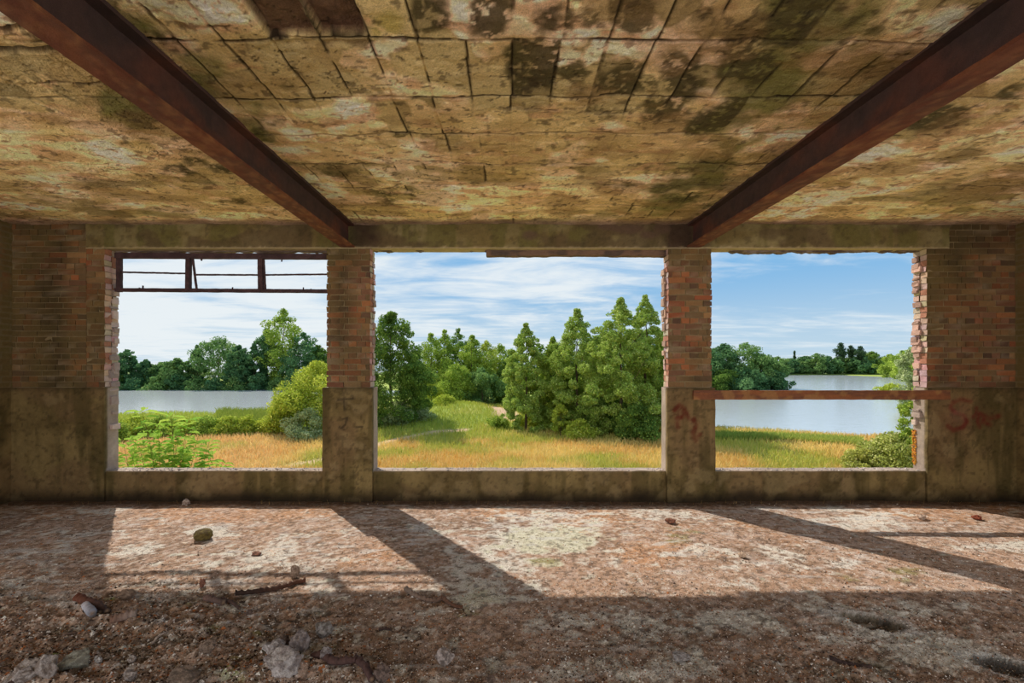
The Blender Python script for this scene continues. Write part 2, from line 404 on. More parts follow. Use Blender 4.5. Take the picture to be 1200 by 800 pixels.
def floor_z(X, Y):
    h, px, py = hills(X, Y); R = rough_amt(px, py)
    n = fbm(X*24, Y*24, s=101, o=4); r2 = np.abs(fbm(X*9, Y*12, s=103, o=4)-.5)*2
    g = blobs(px, py, GREYP)
    z = (fbm(X*1.1, Y*1.1, s=107)-.5)*.03 + ((n-.5)*.020 - (r2-.3)*.018)*R*(1-.55*np.clip(g, 0, 1)) + h*(.5+fbm(X*9, Y*9, s=111))
    z = z + sm(.66, .8, vn(X*30, Y*30, s=113))*.010*R
    d1, d2, d3 = pits(X, Y)
    z = z - .055*sm(1.1, .62, d1) - .06*sm(1.1, .6, d2) - .02*sm(1.1, .5, d3) + .010*sm(1.6, 1.1, d1)
    return np.minimum(z, .1) - .004
def floor_c(X, Y):
    h, px, py = hills(X, Y)
    n = fbm(X*8, Y*10, s=121, o=5); nb = fbm(X*2.0, Y*2.6, s=123, o=5); nf = fbm(X*30, Y*30, s=125, o=4); n2 = fbm(X*14, Y*14, s=127, o=4)
    c = mix(lin((.66,.49,.37)), lin((.56,.41,.30)), sm(.3, .7, nb))
    c = mix(c, lin((.70,.57,.50)), sm(.45, .75, n2)*.5)
    O = sm(.35, .8, blobs(px, py, ORNG) + (nb-.5)*1.2 + (n-.5)*.6)
    c = mix(c, mix(lin((.76,.53,.32)), lin((.66,.44,.30)), n), O*.75)
    W = sm(.3, .75, blobs(px, py, BROWN_SHADE) + (n-.5)*1.6)
    c = mix(c, mix(lin((.35,.27,.21)), lin((.45,.35,.23)), nf), W*.8)
    G = sm(.22, .78, blobs(px, py, GREYP) + (n-.5)*1.5 + (nb-.5)*.7 + (nf-.5)*.5)
    c = mix(c, mix(lin((.72,.67,.62)), lin((.79,.73,.66)), nb), G*.8)
    gy = sm(.2, .7, blobs(px, py, [(650,632,60,18,1),(560,700,30,12,.6),(640,658,20,6,1)]) + (n-.5))
    c = mix(c, lin((.72,.68,.52)), gy*.6)
    Mo = sm(.5, .8, blobs(px, py, MOSS) + (n-.5)*1.2)
    c = mix(c, lin((.52,.46,.20)), Mo*.75)
    lm = blobs(px, py, [(66,770,9,5,1.2),(272,792,22,9,1.2),(130,704,8,3,1)])
    c = mix(c, lin((.60,.60,.26)), sm(.5, .9, lm+(nf-.5)*1.6)*.75)
    # flecks of grit: pale chips and dark crumbs
    c = mix(c, lin((.84,.79,.75)), sm(.60, .76, nf)*.3)
    c = mix(c, lin((.22,.17,.14)), sm(.40, .28, nf)*.5)
    c = mix(c, lin((.80,.52,.28)), sm(.66, .72, fbm(X*20, Y*24, s=133, o=3))*.45*O)
    d1, d2, d3 = pits(X, Y)
    c = mix(c, lin((.66,.63,.60)), np.maximum(sm(1.7, 1.15, d1), sm(1.5, 1.1, d2))*.6)
    c = mix(c, mix(lin((.20,.15,.12)), lin((.40,.34,.26)), sm(.4, .6, n2)), np.maximum(np.maximum(sm(1.05, .9, d1), sm(1.05, .9, d2)), sm(1.05, .8, d3))*.85)
    ch = fbm(X*5, Y*16, s=141, o=5)
    c = mix(c, lin((.74,.70,.67)), sm(.60, .74, ch)*sm(.40, .6, fbm(X*1.3, Y*1.6, s=143))*.5)
    c = c*np.array([.95, 1.04, 1.09]); c = c*.80 + c.mean(-1, keepdims=True)*.20; c = c*(c.mean(-1, keepdims=True)/.24)**.12
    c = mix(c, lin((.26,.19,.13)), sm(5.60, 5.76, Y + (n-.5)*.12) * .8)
    return c
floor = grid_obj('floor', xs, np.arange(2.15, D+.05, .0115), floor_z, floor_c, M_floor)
tag(floor, kind='structure')
def fl2(x, y, z): return mix(lin((.58,.48,.40)), lin((.48,.37,.28)), fbm(x, y, s=3))
mb = MB(); relief(mb, -SX, SX, -6.0, 2.16, -.1, -.015, .2, fl2, amp=.01)
tag(mb.build('floor', M_floor), kind='structure')
mb = MB(); relief(mb, -SX-.2, SX+.2, -6.2, D+T, -.5, -.16, 1, fl2, amp=.004)
tag(mb.build('floor', M_conc), kind='structure')

# ---- the window wall
Z0 = wz(454); ZL = wz(291.0); ZS = wz(552)
wall = tag(empty('wall_front', (0, D, 0)), kind='structure')
wall.location = (0, 0, 0)
def strokes(px, py, S, w):
    d = np.full(px.shape, 1e9)
    for pl in S:
        for (a, b), (c, e) in zip(pl[:-1], pl[1:]):
            t = np.clip(((px-a)*(c-a)+(py-b)*(e-b))/((c-a)**2+(e-b)**2+1e-6), 0, 1)
            d = np.minimum(d, np.hypot(px-a-t*(c-a), py-b-t*(e-b)))
    return sm(w*1.6, w*.4, d)
RED = [[(1136,470),(1126,467),(1116,471),(1113,478),(1120,484),(1129,487),(1132,494),(1127,501),(1116,504),(1110,499)],
       [(1140,488),(1148,484),(1156,489),(1150,494),(1160,497)],[(1158,490),(1170,487)],[(1143,478),(1147,500)]]
RED2 = [[(789,480),(795,474),(801,478),(800,487),(792,490),(793,500)],[(801,480),(806,490),(812,492)],[(812,490),(815,498),(811,508),(814,516),(819,508)]]
DRK = [[(397,468),(416,466)],[(405,467),(405,480)],[(402,491),(408,489),(406,497),(401,501)],[(418,500),(426,499)],[(399,500),(405,503)]]
def conc_c(x, y, z):
    px, py = 602 + x*F/D, 430 - (z-EYE)*F/D
    n = fbm(x*3, z*3, y*3, s=11, o=5); st = fbm(x*7, z*.9, y*3, s=13, o=4); nf = fbm(x*22, z*22, y*22, s=15, o=3)
    c = mix(lin((.60,.52,.36)), lin((.46,.39,.25)), sm(.3, .7, n))
    c = mix(c, lin((.56,.45,.34)), sm(.45, .65, fbm(x*1.3, z*1.3, s=19))*.5)
    c = mix(c, lin((.36,.32,.17)), sm(.45, .66, st)*.6)
    c = mix(c, lin((.68,.60,.46)), sm(.58, .68, n)*.4)
    c = mix(c, lin((.30,.25,.15)), sm(.62, .72, nf)*.4)
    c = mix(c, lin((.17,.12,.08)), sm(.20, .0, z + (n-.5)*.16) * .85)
    c = mix(c, lin((.24,.20,.13)), sm(.07, .0, np.abs(z-Z0)+(nf-.5)*.02) * .4)
    # faces inside the openings are paler and greyer
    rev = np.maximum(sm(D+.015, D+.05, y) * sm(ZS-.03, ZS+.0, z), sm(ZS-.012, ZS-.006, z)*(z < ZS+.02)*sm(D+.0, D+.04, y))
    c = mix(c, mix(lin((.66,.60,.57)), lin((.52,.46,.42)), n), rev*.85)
    pm = .55 + .45*sm(.28, .6, nf*.5 + n*.5)
    c = mix(c, lin((.52,.17,.15)), (strokes(px, py, RED, 2.6)*.62 + blobs(px, py, [(1122,487,18,17,.38),(1150,490,20,10,.2)]))*pm)
    c = mix(c, lin((.74,.64,.56)), blobs(px, py, [(1122,486,8,9,.3)])*pm)
    c = mix(c, lin((.46,.15,.10)), (strokes(px, py, RED2, 2.4)*.6 + blobs(px, py, [(797,484,9,10,.4),(813,502,6,12,.4)]))*pm)
    c = mix(c, lin((.20,.17,.14)), strokes(px, py, DRK, 1.2)*.6)
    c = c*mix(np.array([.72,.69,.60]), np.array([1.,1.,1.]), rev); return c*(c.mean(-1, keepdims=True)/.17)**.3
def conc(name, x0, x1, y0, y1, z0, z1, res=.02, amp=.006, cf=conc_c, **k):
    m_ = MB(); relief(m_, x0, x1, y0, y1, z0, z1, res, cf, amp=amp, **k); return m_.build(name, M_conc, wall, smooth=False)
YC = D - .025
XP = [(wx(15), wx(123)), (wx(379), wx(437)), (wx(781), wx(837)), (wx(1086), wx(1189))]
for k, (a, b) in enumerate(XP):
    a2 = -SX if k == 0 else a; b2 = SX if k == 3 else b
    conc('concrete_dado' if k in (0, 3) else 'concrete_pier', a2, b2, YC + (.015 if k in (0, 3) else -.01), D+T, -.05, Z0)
for k in range(3):
    conc('window_sill', XP[k][1]-.02, XP[k+1][0]+.02, D+.02, D+T+.01, -.05, ZS, amp=.008)
def sill_top(x, y, z):
    c = mix(lin((.62,.57,.53)), lin((.46,.41,.37)), fbm(x*9, y*9, s=3)); return c
# pale mortar crumbs lying along the sills
mb = MB()
for k in range(3):
    for i in range(170):
        x = random.uniform(XP[k][1]+.01, XP[k+1][0]-.01); y = random.uniform(D+.03, D+T-.01); s_ = random.uniform(.003, .010)
        g = random.uniform(.5, .85); add_box(mb, x-s_, x+s_, y-s_, y+s_, ZS-.01, ZS+s_*random.uniform(.4, 1.4), lin((g, g*.95, g*.92)), s_*.4)
tag(mb.build('mortar_crumbs', M_stone, wall), kind='stuff')

# lintel: one beam of concrete across all openings
def lintel_c(x, y, z):
    n = fbm(x*2.4, z*5, y*3, s=41, o=5); st = fbm(x*5, z*1.2, s=43, o=4); nf = fbm(x*18, z*18, y*18, s=45, o=3)
    c = mix(lin((.52,.47,.33)), lin((.44,.38,.24)), sm(.3, .7, n))
    c = mix(c, lin((.36,.34,.17)), sm(.42, .62, st)*.65)
    c = mix(c, lin((.32,.25,.19)), sm(.52, .64, fbm(x*1.8+3, z*3, s=47))*.6)
    c = mix(c, lin((.25,.21,.15)), sm(.60, .7, nf)*.4)
    c = mix(c, lin((.24,.17,.15)), sm(.26, .10, np.minimum(np.abs(x-wx(428)), np.abs(x-wx(797))))*.75)
    # peeled paint tongues near the right pier
    px, py = 602 + x*F/D, 430 - (z-EYE)*F/D
    dd = sm(.4, .7, blobs(px, py, [(740,268,26,8,1),(760,275,18,8,.9),(775,268,14,8,1),(716,266,20,5,.9),(620,276,16,10,.7)]) + (n-.5)*.5)
    c = mix(c, lin((.37,.29,.24)), dd*.85)
    c = mix(c, lin((.70,.63,.50)), sm(.022, .006, z-ZL+ (nf-.5)*.02)*.8)
    return c
conc('lintel', wx(101), wx(1112), D-.005, D+T, ZL, CEIL+.005, amp=.005, cf=lintel_c)
# broken outer masonry hanging under the lintel
def chunk(x0, x1, zb, y0, y1, ragged, seed, cc=(.50,.44,.40), name='broken_masonry'):
    def shp(v, w):
        low = sm(ZL, zb, v[:, 2])
        n = fbm(v[:, 0]*9, v[:, 1]*4, s=seed, o=4)-.5; n3 = fbm(v[:, 0]*2.5, v[:, 1]*2, s=seed+1, o=3)-.5
        w[:, 2] += low*(np.round((n*1.2+n3*1.2)*10)/10*ragged + n*ragged*.4)
        return w
    def cf(x, y, z):
        n = fbm(x*8, y*20, z*14, s=seed+5, o=4)
        return mix(lin(cc), lin((.34,.28,.25)), sm(.35, .65, n))
    m_ = MB(); relief(m_, x0, x1, y0, y1, zb, ZL+.01, .015, cf, amp=.006, shape=shp); return m_.build(name, M_conc, wall)
def wzb(py): return wz(py, D+.19)
chunk(XP[0][1]+.02, XP[1][0]+.02, wzb(296.5), D+.13, D+.195, .02, 3)
chunk(XP[1][1]-.02, wx(571, D+.19), wzb(295.0), D+.10, D+.195, .035, 5)
chunk(wx(570, D+.19), XP[2][0]+.03, wzb(301.5), D+.09, D+.195, .008, 7, (.46,.36,.30))
chunk(XP[2][1]-.03, XP[3][0]+.02, wzb(296.5), D+.10, D+.195, .03, 9)

# ---- brickwork: every course laid brick by brick
rb = random.Random(11)
BC = [(.60,.36,.25), (.62,.42,.28), (.50,.34,.26), (.58,.45,.31), (.62,.48,.33), (.50,.40,.29), (.42,.32,.26), (.66,.42,.28), (.55,.40,.31), (.52,.42,.30)]
def brick_stain(v, c):
    x, z = v[:, 0], v[:, 2]
    px, py = 602 + x*F/D, 430 - (z-EYE)*F/D
    n = fbm(x*1.6, z*1.1, s=23, o=4); st = fbm(x*6, z*.8, s=27, o=4); f_ = fbm(x*14, z*14, v[:, 1]*14, s=29, o=3)
    pl = .74 - .46*sm(34, 50, px)*sm(285, 300, py)*sm(350, 325, py) - .25*sm(360, 420, py)*sm(70, 100, px) + .25*sm(86, 74, px)*0
    pr = .82*sm(1165, 1095, px)*sm(460, 300, py) + .30
    pm = .30 + .45*sm(325, 296, py)
    olive = np.where(px < 130, pl, np.where(px > 1080, pr, pm))
    olive = np.clip(olive + (st-.5)*.9 + (n-.5)*.7 + (f_-.5)*.3, 0, .88)
    c = mix(c, mix(lin((.46,.41,.25)), lin((.36,.31,.19)), f_), olive)
    dk = sm(.56, .72, st + .10*sm(320, 280, py)*((px < 130) | (px > 1080)))
    c = mix(c, lin((.24,.19,.13)), dk*.55)
    return mix(c, lin((.72,.66,.56)), sm(.68, .78, f_)*.35)*np.array([.80,.76,.74])
def brick_panel(x0, x1, zb, zt, left_open, right_open):
    m_ = MB(); ch = .0735; nc = int(round((zt-zb)/ch)); ch = (zt-zb)/nc
    mort = lin((.47,.42,.32))
    def shp(v, w): return w
    def mc(x, y, z):
        n = fbm(x*9, z*9, y*9, s=31); c = mix(lin((.60,.53,.40)), lin((.38,.32,.22)), n)
        return mix(c, lin((.66,.60,.57)), sm(D+.01, D+.04, y)*.7)
    lo = .016 if left_open else 0; ro = .016 if right_open else 0
    relief(m_, x0+lo, x1-ro, D+.007, D+T-.012, zb-.01, zt+.01, .05, mc, amp=.003)
    for i in range(nc):
        za, zc = zb+i*ch+.004, zb+(i+1)*ch-.005
        hd = i % 2 == 1; L = .1125 if (hd and rb.random() < .75) else .225
        for wy, (ya, yb_) in enumerate(((D, D+.096), (D+.104, D+T))):
            x = x0 - (rb.random()*L if not left_open else (0 if i % 2 == 0 else 0))
            if left_open and hd: x = x0 - L/2 if False else x0
            first = True
            off = (.5*L if i % 2 else 0)
            while x < x1 - .015:
                l2 = L - off if (first and off) else L; first = False
                xe = min(x + l2 - .010, x1)
                if x1 - xe < .05: xe = x1
                xa = max(x, x0)
                if xe - xa < .02: x += l2; continue
                el = left_open and xa - x0 < .01; er = right_open and x1 - xe < .01
                base = rb.choice(BC); g = rb.uniform(.88, 1.08)
                xm = (xa+xe)/2; zm = (za+zc)/2
                c = lin(tuple(np.clip(np.array(base)*g, 0, 1)))
                ra = rb.uniform(-.004, .004)
                xa2, xe2 = xa, xe; outj = .018 if wy else .006
                if el: xa2 = xa + rb.uniform(-outj*.55, outj)*(.7)
                if er: xe2 = xe + rb.uniform(-outj, outj*.55)*(.7)
                jt = .0028
                v = np.array([[xa2,ya+ra,za],[xe2,ya+ra,za],[xe2,yb_,za],[xa2,yb_,za],[xa2,ya+ra,zc],[xe2,ya+ra,zc],[xe2,yb_,zc],[xa2,yb_,zc]], float)
                v += np.array([[rb.uniform(-jt, jt)*(2.2 if (el or er) else 1) for _ in range(3)] for _ in range(8)])
                # separate vertices per face so end faces inside the opening can be paler, outside light put into their colour
                vv = v[BOXF.ravel()]; cc = brick_stain(vv, np.tile(c, (24, 1)))
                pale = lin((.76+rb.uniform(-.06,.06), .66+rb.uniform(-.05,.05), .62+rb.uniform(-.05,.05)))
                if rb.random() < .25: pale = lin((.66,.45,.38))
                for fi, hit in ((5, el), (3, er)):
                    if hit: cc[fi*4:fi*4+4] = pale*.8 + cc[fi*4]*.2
                m_.add(vv, np.arange(24).reshape(6, 4), None, cc)
                x += l2
            if wy == 0: pass
    return m_.build('brickwork', M_brick, wall)
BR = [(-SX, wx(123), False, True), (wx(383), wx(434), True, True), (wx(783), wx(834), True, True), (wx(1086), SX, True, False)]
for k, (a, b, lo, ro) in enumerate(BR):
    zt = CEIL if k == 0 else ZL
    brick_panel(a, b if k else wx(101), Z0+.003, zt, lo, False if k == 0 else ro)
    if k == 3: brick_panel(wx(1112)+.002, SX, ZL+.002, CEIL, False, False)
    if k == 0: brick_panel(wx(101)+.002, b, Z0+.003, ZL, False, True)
# ragged half-bats still bonded to the broken edges of the side openings
def bats(xe, sgn, zlo, zhi, n, seed, pale):
    r = random.Random(seed); m_ = MB()
    for i in range(n):
        z = r.uniform(zlo, zhi); h = r.choice((.03, .065, .065, .1)); dx = r.uniform(.005, .03)*(1.3 if r.random() < .15 else .8)
        g = r.uniform(.8, 1.1); c = lin(tuple(np.clip(np.array(pale)*g, 0, 1)))
        y0 = r.uniform(D+.06, D+.13)
        add_box(m_, min(xe, xe+sgn*dx)-.01, max(xe, xe+sgn*dx), y0, D+T-r.uniform(0, .02), z, z+h, c, .006, r)
    return m_.build('broken_brick_edge', M_brick, wall)
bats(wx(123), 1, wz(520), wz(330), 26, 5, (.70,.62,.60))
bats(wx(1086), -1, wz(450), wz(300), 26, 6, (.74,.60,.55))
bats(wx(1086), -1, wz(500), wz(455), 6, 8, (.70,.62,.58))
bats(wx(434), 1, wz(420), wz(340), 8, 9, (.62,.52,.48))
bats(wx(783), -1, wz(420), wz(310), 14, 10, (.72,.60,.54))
# orange lichen strip at the foot of the right-hand jamb
mb = MB()
for i in range(170):
    z = random.uniform(wz(547), wz(506)); y = random.uniform(D+.15, D+T+.004); s_ = random.uniform(.003, .009)
    x = wx(1086)-.004-random.uniform(0, .005); add_box(mb, x-s_*.5, x+.012, y-s_, y+s_, z-s_, z+s_, lin((.80, random.uniform(.48,.62), .22)), .006)
tag(mb.build('lichen', M_stone, wall), kind='stuff')

# ---- side walls: brick over concrete next to the windows, then open bays behind the viewer
for name, sx in (('wall_left', -1), ('wall_right', 1)):
    w = tag(empty(name), kind='structure')
    def part(nm, y0, y1, z0, z1, res, M_, cf, amp=.006):
        m_ = MB(); a, b = sorted((sx*SX, sx*(SX+.22))); relief(m_, a, b, y0, y1, z0, z1, res, cf, amp=amp); return m_.build(nm, M_, w)
    part('concrete_dado', 2.6, D+T, -.05, Z0, .03, M_conc, conc_c)
    def bc(x, y, z):
        # brick courses run along the side wall
        cz = np.floor(z/.0735); u = (y + (cz % 2)*.11)/.225; k = np.floor(u); h = _h(k, cz, cz*0, 5)
        mo = np.maximum(sm(.010, .004, np.abs(z/.0735-np.round(z/.0735))*.0735), sm(.012, .004, np.abs(u-np.round(u))*.225))
        c = mix(lin((.54,.34,.25)), lin((.50,.42,.28)), h); n = fbm(y*2, z*1.2, s=9)
        c = mix(c, lin((.38,.345,.20)), sm(.3, .6, n)*.8); return mix(c, lin((.45,.40,.29)), mo)
    part('brickwork', 2.6, D+T, Z0, CEIL+.02, .018, M_brick, bc, .004)
    part('parapet', -6.0, 2.6, -.05, .40, .3, M_conc, conc_c)
    for y in (-1.2, -5.0): part('pier', y-.3, y+.3, .4, CEIL+.02, .1, M_conc, conc_c)
    part('lintel', -6.0, 2.6, ZL, CEIL+.02, .3, M_conc, conc_c)

# ---- steel beams under the slab
def rust_shaded(v):  # darker rust for web and top flange, their shade put into the colour
    n = fbm(v[:, 0]*3, v[:, 1]*2.2, v[:, 2]*3, s=51, o=5); n2 = fbm(v[:, 1]*9, v[:, 2]*9, s=53, o=4)
    c = mix(lin((.27,.20,.20)), lin((.36,.22,.19)), sm(.4, .7, n)); return mix(c, lin((.21,.17,.18)), sm(.5, .65, n2)*.5)
def rust_fl(v):
    n = fbm(v[:, 0]*7, v[:, 1]*4, v[:, 2]*7, s=55, o=5); n2 = fbm(v[:, 0]*26, v[:, 1]*14, s=57, o=3)
    c = mix(lin((.46,.28,.20)), lin((.39,.25,.20)), sm(.35, .65, n)); c = mix(c, lin((.58,.40,.27)), sm(.6, .75, n2)*.45)
    return mix(c, lin((.38,.20,.15)), sm(.42, .32, n2)*.6)
BL = ['rusty steel roof beam running over the pier left of the middle window', 'rusty steel roof beam running over the pier right of the middle window']
ZB = wz(290); ZT = CEIL + .03
for k, (xc, dr) in enumerate(BEAMS):
    root = tag(empty('steel_beam', (xc, D, ZB)), BL[k], 'beam', 'steel beams under the roof slab')
    ang = math.atan(dr); root.rotation_euler = (0, 0, 0)
    def bpart(nm, xa, xb, za, zb_, cfv, res=.03):
        m_ = MB()
        def shp(v, w):
            w = w.copy(); w[:, 0] += -dr*v[:, 1]; return w
        relief(m_, xa, xb, -11.8, 0, za, zb_, res, lambda x, y, z: cfv(np.stack([x, y, z], -1)), amp=.0025, nf=14, shape=shp)
        return m_.build(nm, M_rust, root)
    bpart('bottom_flange', -.088, .088, 0, .022, rust_fl)
    bpart('web', -.008, .008, .022, ZT-ZB-.06, rust_shaded)
    bpart('top_flange', -.088, .088, ZT-ZB-.06, ZT-ZB-.035, rust_shaded)

# ------------------------------------------------------------------ steel transom frame in the left opening (glass long gone)
def steel_bar(mb, p0, p1, w, d, rg, seg=8, c=(.26,.19,.20)):
    """square bar between two points, rust-eaten edges; w is the width seen from the room, d the depth"""
    p0, p1 = np.array(p0, float), np.array(p1, float); ax = (p1-p0)/np.linalg.norm(p1-p0)
    s_ = np.cross(ax, [0, 1, 0]); s_ /= np.linalg.norm(s_); dd = np.array([0, 1., 0])
    v = []
    for i in range(seg+1):
        p = p0 + (p1-p0)*i/seg
        for (a, b) in ((-1,-1),(1,-1),(1,1),(-1,1)):
            v.append(p + s_*(w/2*a + rg.uniform(-.0016, .0016)) + dd*(d/2*b + rg.uniform(-.001, .001)))
    q = [[i*4+j, (i+1)*4+j, (i+1)*4+(j+1) % 4, i*4+(j+1) % 4] for i in range(seg) for j in range(4)] + [[0,1,2,3],[seg*4+3,seg*4+2,seg*4+1,seg*4]]
    cc = np.stack([lin(np.array(c)*rg.uniform(.85, 1.2)) for _ in v])
    mb.add(v, q, None, cc)
rg = random.Random(4)
YF = D + .135
fx = lambda px: wx(px, YF); fz = lambda py: wz(py, YF)
win = tag(empty('window_1', (fx(138), YF, fz(342))), kind='structure')
O = np.array(win.location)
def fpart(name, bars, w, d=.035, seg=14):
    m_ = MB()
    for (a, b, c_, e) in bars:
        steel_bar(m_, np.array([fx(a), YF, fz(b)])-O, np.array([fx(c_), YF, fz(e)])-O, w, d, rg, seg)
    return m_.build(name, M_rust, win)
fpart('head_bar', [(136, 299.5, 384, 300.8)], .072, .05, 40)
fpart('bottom_bar', [(136, 339.6, 384, 341.2)], .046, .045, 40)
fpart('side_bar', [(140, 297, 140, 342)], .056, .045)
fpart('mullion', [(221.2, 300, 220.8, 341)], .056, .05)
fpart('mullion', [(305.5, 300, 306, 341)], .062, .05)
fpart('glazing_bar', [(142, 318.8, 219, 320.4)], .020, .02, 24)
fpart('glazing_bar', [(229, 321.8, 302, 322.0)], .020, .02, 24)
fpart('glazing_bar', [(311, 322.0, 384, 321.3)], .020, .02, 24)
fpart('vent_bar', [(226, 303, 230.5, 339)], .022, .02)
fpart('vent_bar', [(309, 304, 311, 339)], .020, .02)
m_ = MB()
for (px, py, h) in [(163,339.5,3),(167,339,5),(272,340,4),(283,340.5,2.5),(355,341,5),(364,341,3),(236,304,3),(190,300,3),(330,305,3)]:
    steel_bar(m_, np.array([fx(px), YF, fz(py+1.5)])-O, np.array([fx(px+.6), YF, fz(py-h*.9)])-O, .014, .012, rg, 3)
m_.build('catch_stub', M_rust, win)

# ------------------------------------------------------------------ plank wedged across the right opening
pk = MB()
def plank_c(x, y, z):
    n = fbm(x*3+5, z*40, y*20, s=61, o=4); n2 = fbm(x*9, z*9, y*9, s=63, o=4)
    c = mix(lin((.52,.32,.20)), lin((.42,.27,.20)), sm(.35, .65, n)); return mix(c, lin((.58,.42,.26)), sm(.55, .68, n2)*.7)
YP = D - .055
L0, L1 = wx(813, YP-.02), wx(1114, YP-.02)
relief(pk, 0, L1-L0, -.019, .019, 0, .118, .015, plank_c, amp=.0035, nf=8, seed=9)
pl = pk.build('wooden_plank', M_wood, None, loc=(L0, YP, wz(468.2, YP-.02)))
tag(pl, 'long brown wooden plank fixed across the right opening at dado height', 'plank')

# ------------------------------------------------------------------ rubble on the floor
def ground_h(x, y): return float(floor_z(np.array([x]), np.array([y]))[0])
def ico(sub):
    import bmesh
    bm = bmesh.new(); bmesh.ops.create_icosphere(bm, subdivisions=sub, radius=1)
    v = np.array([q.co[:] for q in bm.verts]); f = np.array([[w_.index for w_ in q.verts] for q in bm.faces]); bm.free(); return v, f
IV, IF = ico(4)
def rock(px, py, wpx, hpx, dpt, c1, c2, label, seed, cat='rock', name='rock', angular=.5, rz=0, sink=.12, tilt=0):
    """px,py: middle of the footing; wpx,hpx: seen width and height; dpt: depth/width"""
    x, y = floor_pt(px, py); s_ = y/F; W, H = wpx*s_/2, hpx*s_
    v = IV.copy()
    # cut the ball by random planes for fractured faces
    rg_ = np.random.default_rng(seed)
    for k in range(int(6 + angular*14)):
        nrm = rg_.normal(size=3); nrm /= np.linalg.norm(nrm); dcut = rg_.uniform(.62, .86) if angular > .3 else rg_.uniform(.8, .95)
        dd = v @ nrm; over = np.maximum(dd - dcut, 0); v = v - over[:, None]*nrm
    v = v * (1 + (fbm(v[:, 0]*2.2+seed, v[:, 1]*2.2, v[:, 2]*2.2, s=seed, o=5)-.5)[:, None]*(.25+.5*(angular > .3)))
    v = v / np.abs(v).max(0)
    n = fbm(v[:, 0]*4+seed, v[:, 1]*4, v[:, 2]*4, s=seed+3, o=4)
    col = np.clip(mix(lin(c1), lin(c2), sm(.40, .62, n))*1.15, 0, .8)
    v = v * np.array([W, W*dpt, H*.85])
    ct, st_ = math.cos(tilt), math.sin(tilt); v[:, [0, 2]] = np.stack([v[:, 0]*ct - v[:, 2]*st_, v[:, 0]*st_ + v[:, 2]*ct], 1)
    o = mesh_obj(name, v, IF, M_stone, None, col)
    zb = ground_h(x, y); o.location = (x, y, zb - v[:, 2].min()*(1-sink)); o.rotation_euler = (0, 0, rz)
    return tag(o, label, cat)
GR1, GR2 = (.62,.58,.56), (.45,.40,.37)
rock(238, 632, 23, 8.5, .8, (.38,.33,.17), (.30,.25,.14), 'smooth mossy olive stone alone in the sunlit patch of the left opening', 1, 'stone', 'stone', .1)
rock(91, 783, 38, 13, .7, (.56,.55,.50), (.42,.40,.36), 'flat grey slab tilted over a dark gap near the left front corner', 2, tilt=.1, sink=.15)
rock(57, 799, 24, 17, .8, GR1, GR2, 'knobbly grey rock cut by the lower edge, right one of the pair at far left', 3)
rock(30, 802, 34, 14, .8, GR1, GR2, 'grey rock cut by the lower edge at far left', 4)
rock(243, 769, 22, 10, .8, (.50,.43,.38), (.38,.32,.28), 'small brown rock on pale dust left of the rock pair', 5)
rock(331, 760, 17, 10, .8, (.40,.34,.31), (.30,.25,.23), 'dark rock, left one of the pair in the middle left foreground', 6)
rock(349, 762, 27, 13, .8, (.62,.58,.57), (.46,.42,.42), 'grey rock, right one of the pair in the middle left foreground', 7)
rock(379, 750, 24, 12, .8, (.56,.54,.53), (.38,.35,.33), 'pale crumbling rock behind the pair of rocks', 8)
rock(332, 797, 46, 20, .8, (.66,.63,.62), (.50,.46,.45), 'largest pale grey rock at the lower edge beside the thick root', 9)
rock(322, 783, 30, 14, .8, (.64,.61,.60), (.48,.44,.43), 'pale rock leaning behind the largest one', 10)
rock(381, 781, 17, 11, .8, (.55,.52,.52), (.38,.34,.33), 'grey rock touching the thick root', 11)
rock(448, 799, 20, 14, .8, (.45,.38,.35), (.30,.25,.23), 'dark rock at the lower edge right of the thick root', 12)
rock(521, 780, 24, 14, .8, (.62,.57,.55), (.40,.36,.34), 'lone pale lump in the centre foreground', 13)
rock(155, 777, 10, 5, .8, GR1, GR2, 'small pale pebble right of the flat tilted slab', 14, 'stone', 'stone')
rock(870, 654, 9, 4.5, .8, (.82,.72,.62), (.66,.56,.48), 'small pale stone alone in the sunlit patch of the middle opening', 15, 'stone', 'stone')
rock(115, 779, 9, 6, .8, (.70,.68,.66), (.50,.47,.46), 'white chip behind the small pale pebble', 16, 'stone', 'stone')
rock(150, 702, 22, 7, .7, (.50,.42,.36), (.40,.32,.27), 'flat brown stone at the edge of the left sunlit patch', 17, 'stone', 'stone')
rock(346, 676, 12, 9, .7, (.56,.48,.42), (.44,.36,.30), 'small upright brown stone on the frame shadow', 18, 'stone', 'stone')
rock(237, 688, 8, 6, .8, (.46,.30,.24), (.36,.24,.20), 'small reddish stone left of the dark stick', 19, 'stone', 'stone')
rock(797, 772, 24, 5, .8, (.62,.60,.60), (.46,.43,.42), 'flat pale flake of screed in the right foreground', 20, 'stone', 'stone')
rock(292, 718, 8, 5, .8, (.40,.33,.30), (.30,.25,.23), 'small dark stone right of the short broken sticks', 21, 'stone', 'stone')
rock(575, 800, 10, 7, .8, (.40,.33,.29), (.30,.25,.22), 'small dark stone at the lower edge right of centre', 22, 'stone', 'stone')
rock(231, 724, 8, 4, .8, (.62,.58,.55), (.5,.45,.42), 'small grey stone left of the short broken sticks', 23, 'stone', 'stone')
rock(1079, 608, 12, 4, .8, (.72,.64,.58), (.55,.45,.38), 'pale broken bit in the far right sunlit patch', 24, 'stone', 'stone')
rock(1145, 608, 11, 4, .8, (.50,.26,.18), (.42,.22,.16), 'red brick fragment in the far right sunlit patch', 25, 'stone', 'brick_fragment')
rock(787, 613, 15, 4, .8, (.50,.32,.25), (.40,.28,.22), 'small reddish crumb near the foot of the right pier', 26, 'stone', 'brick_fragment')
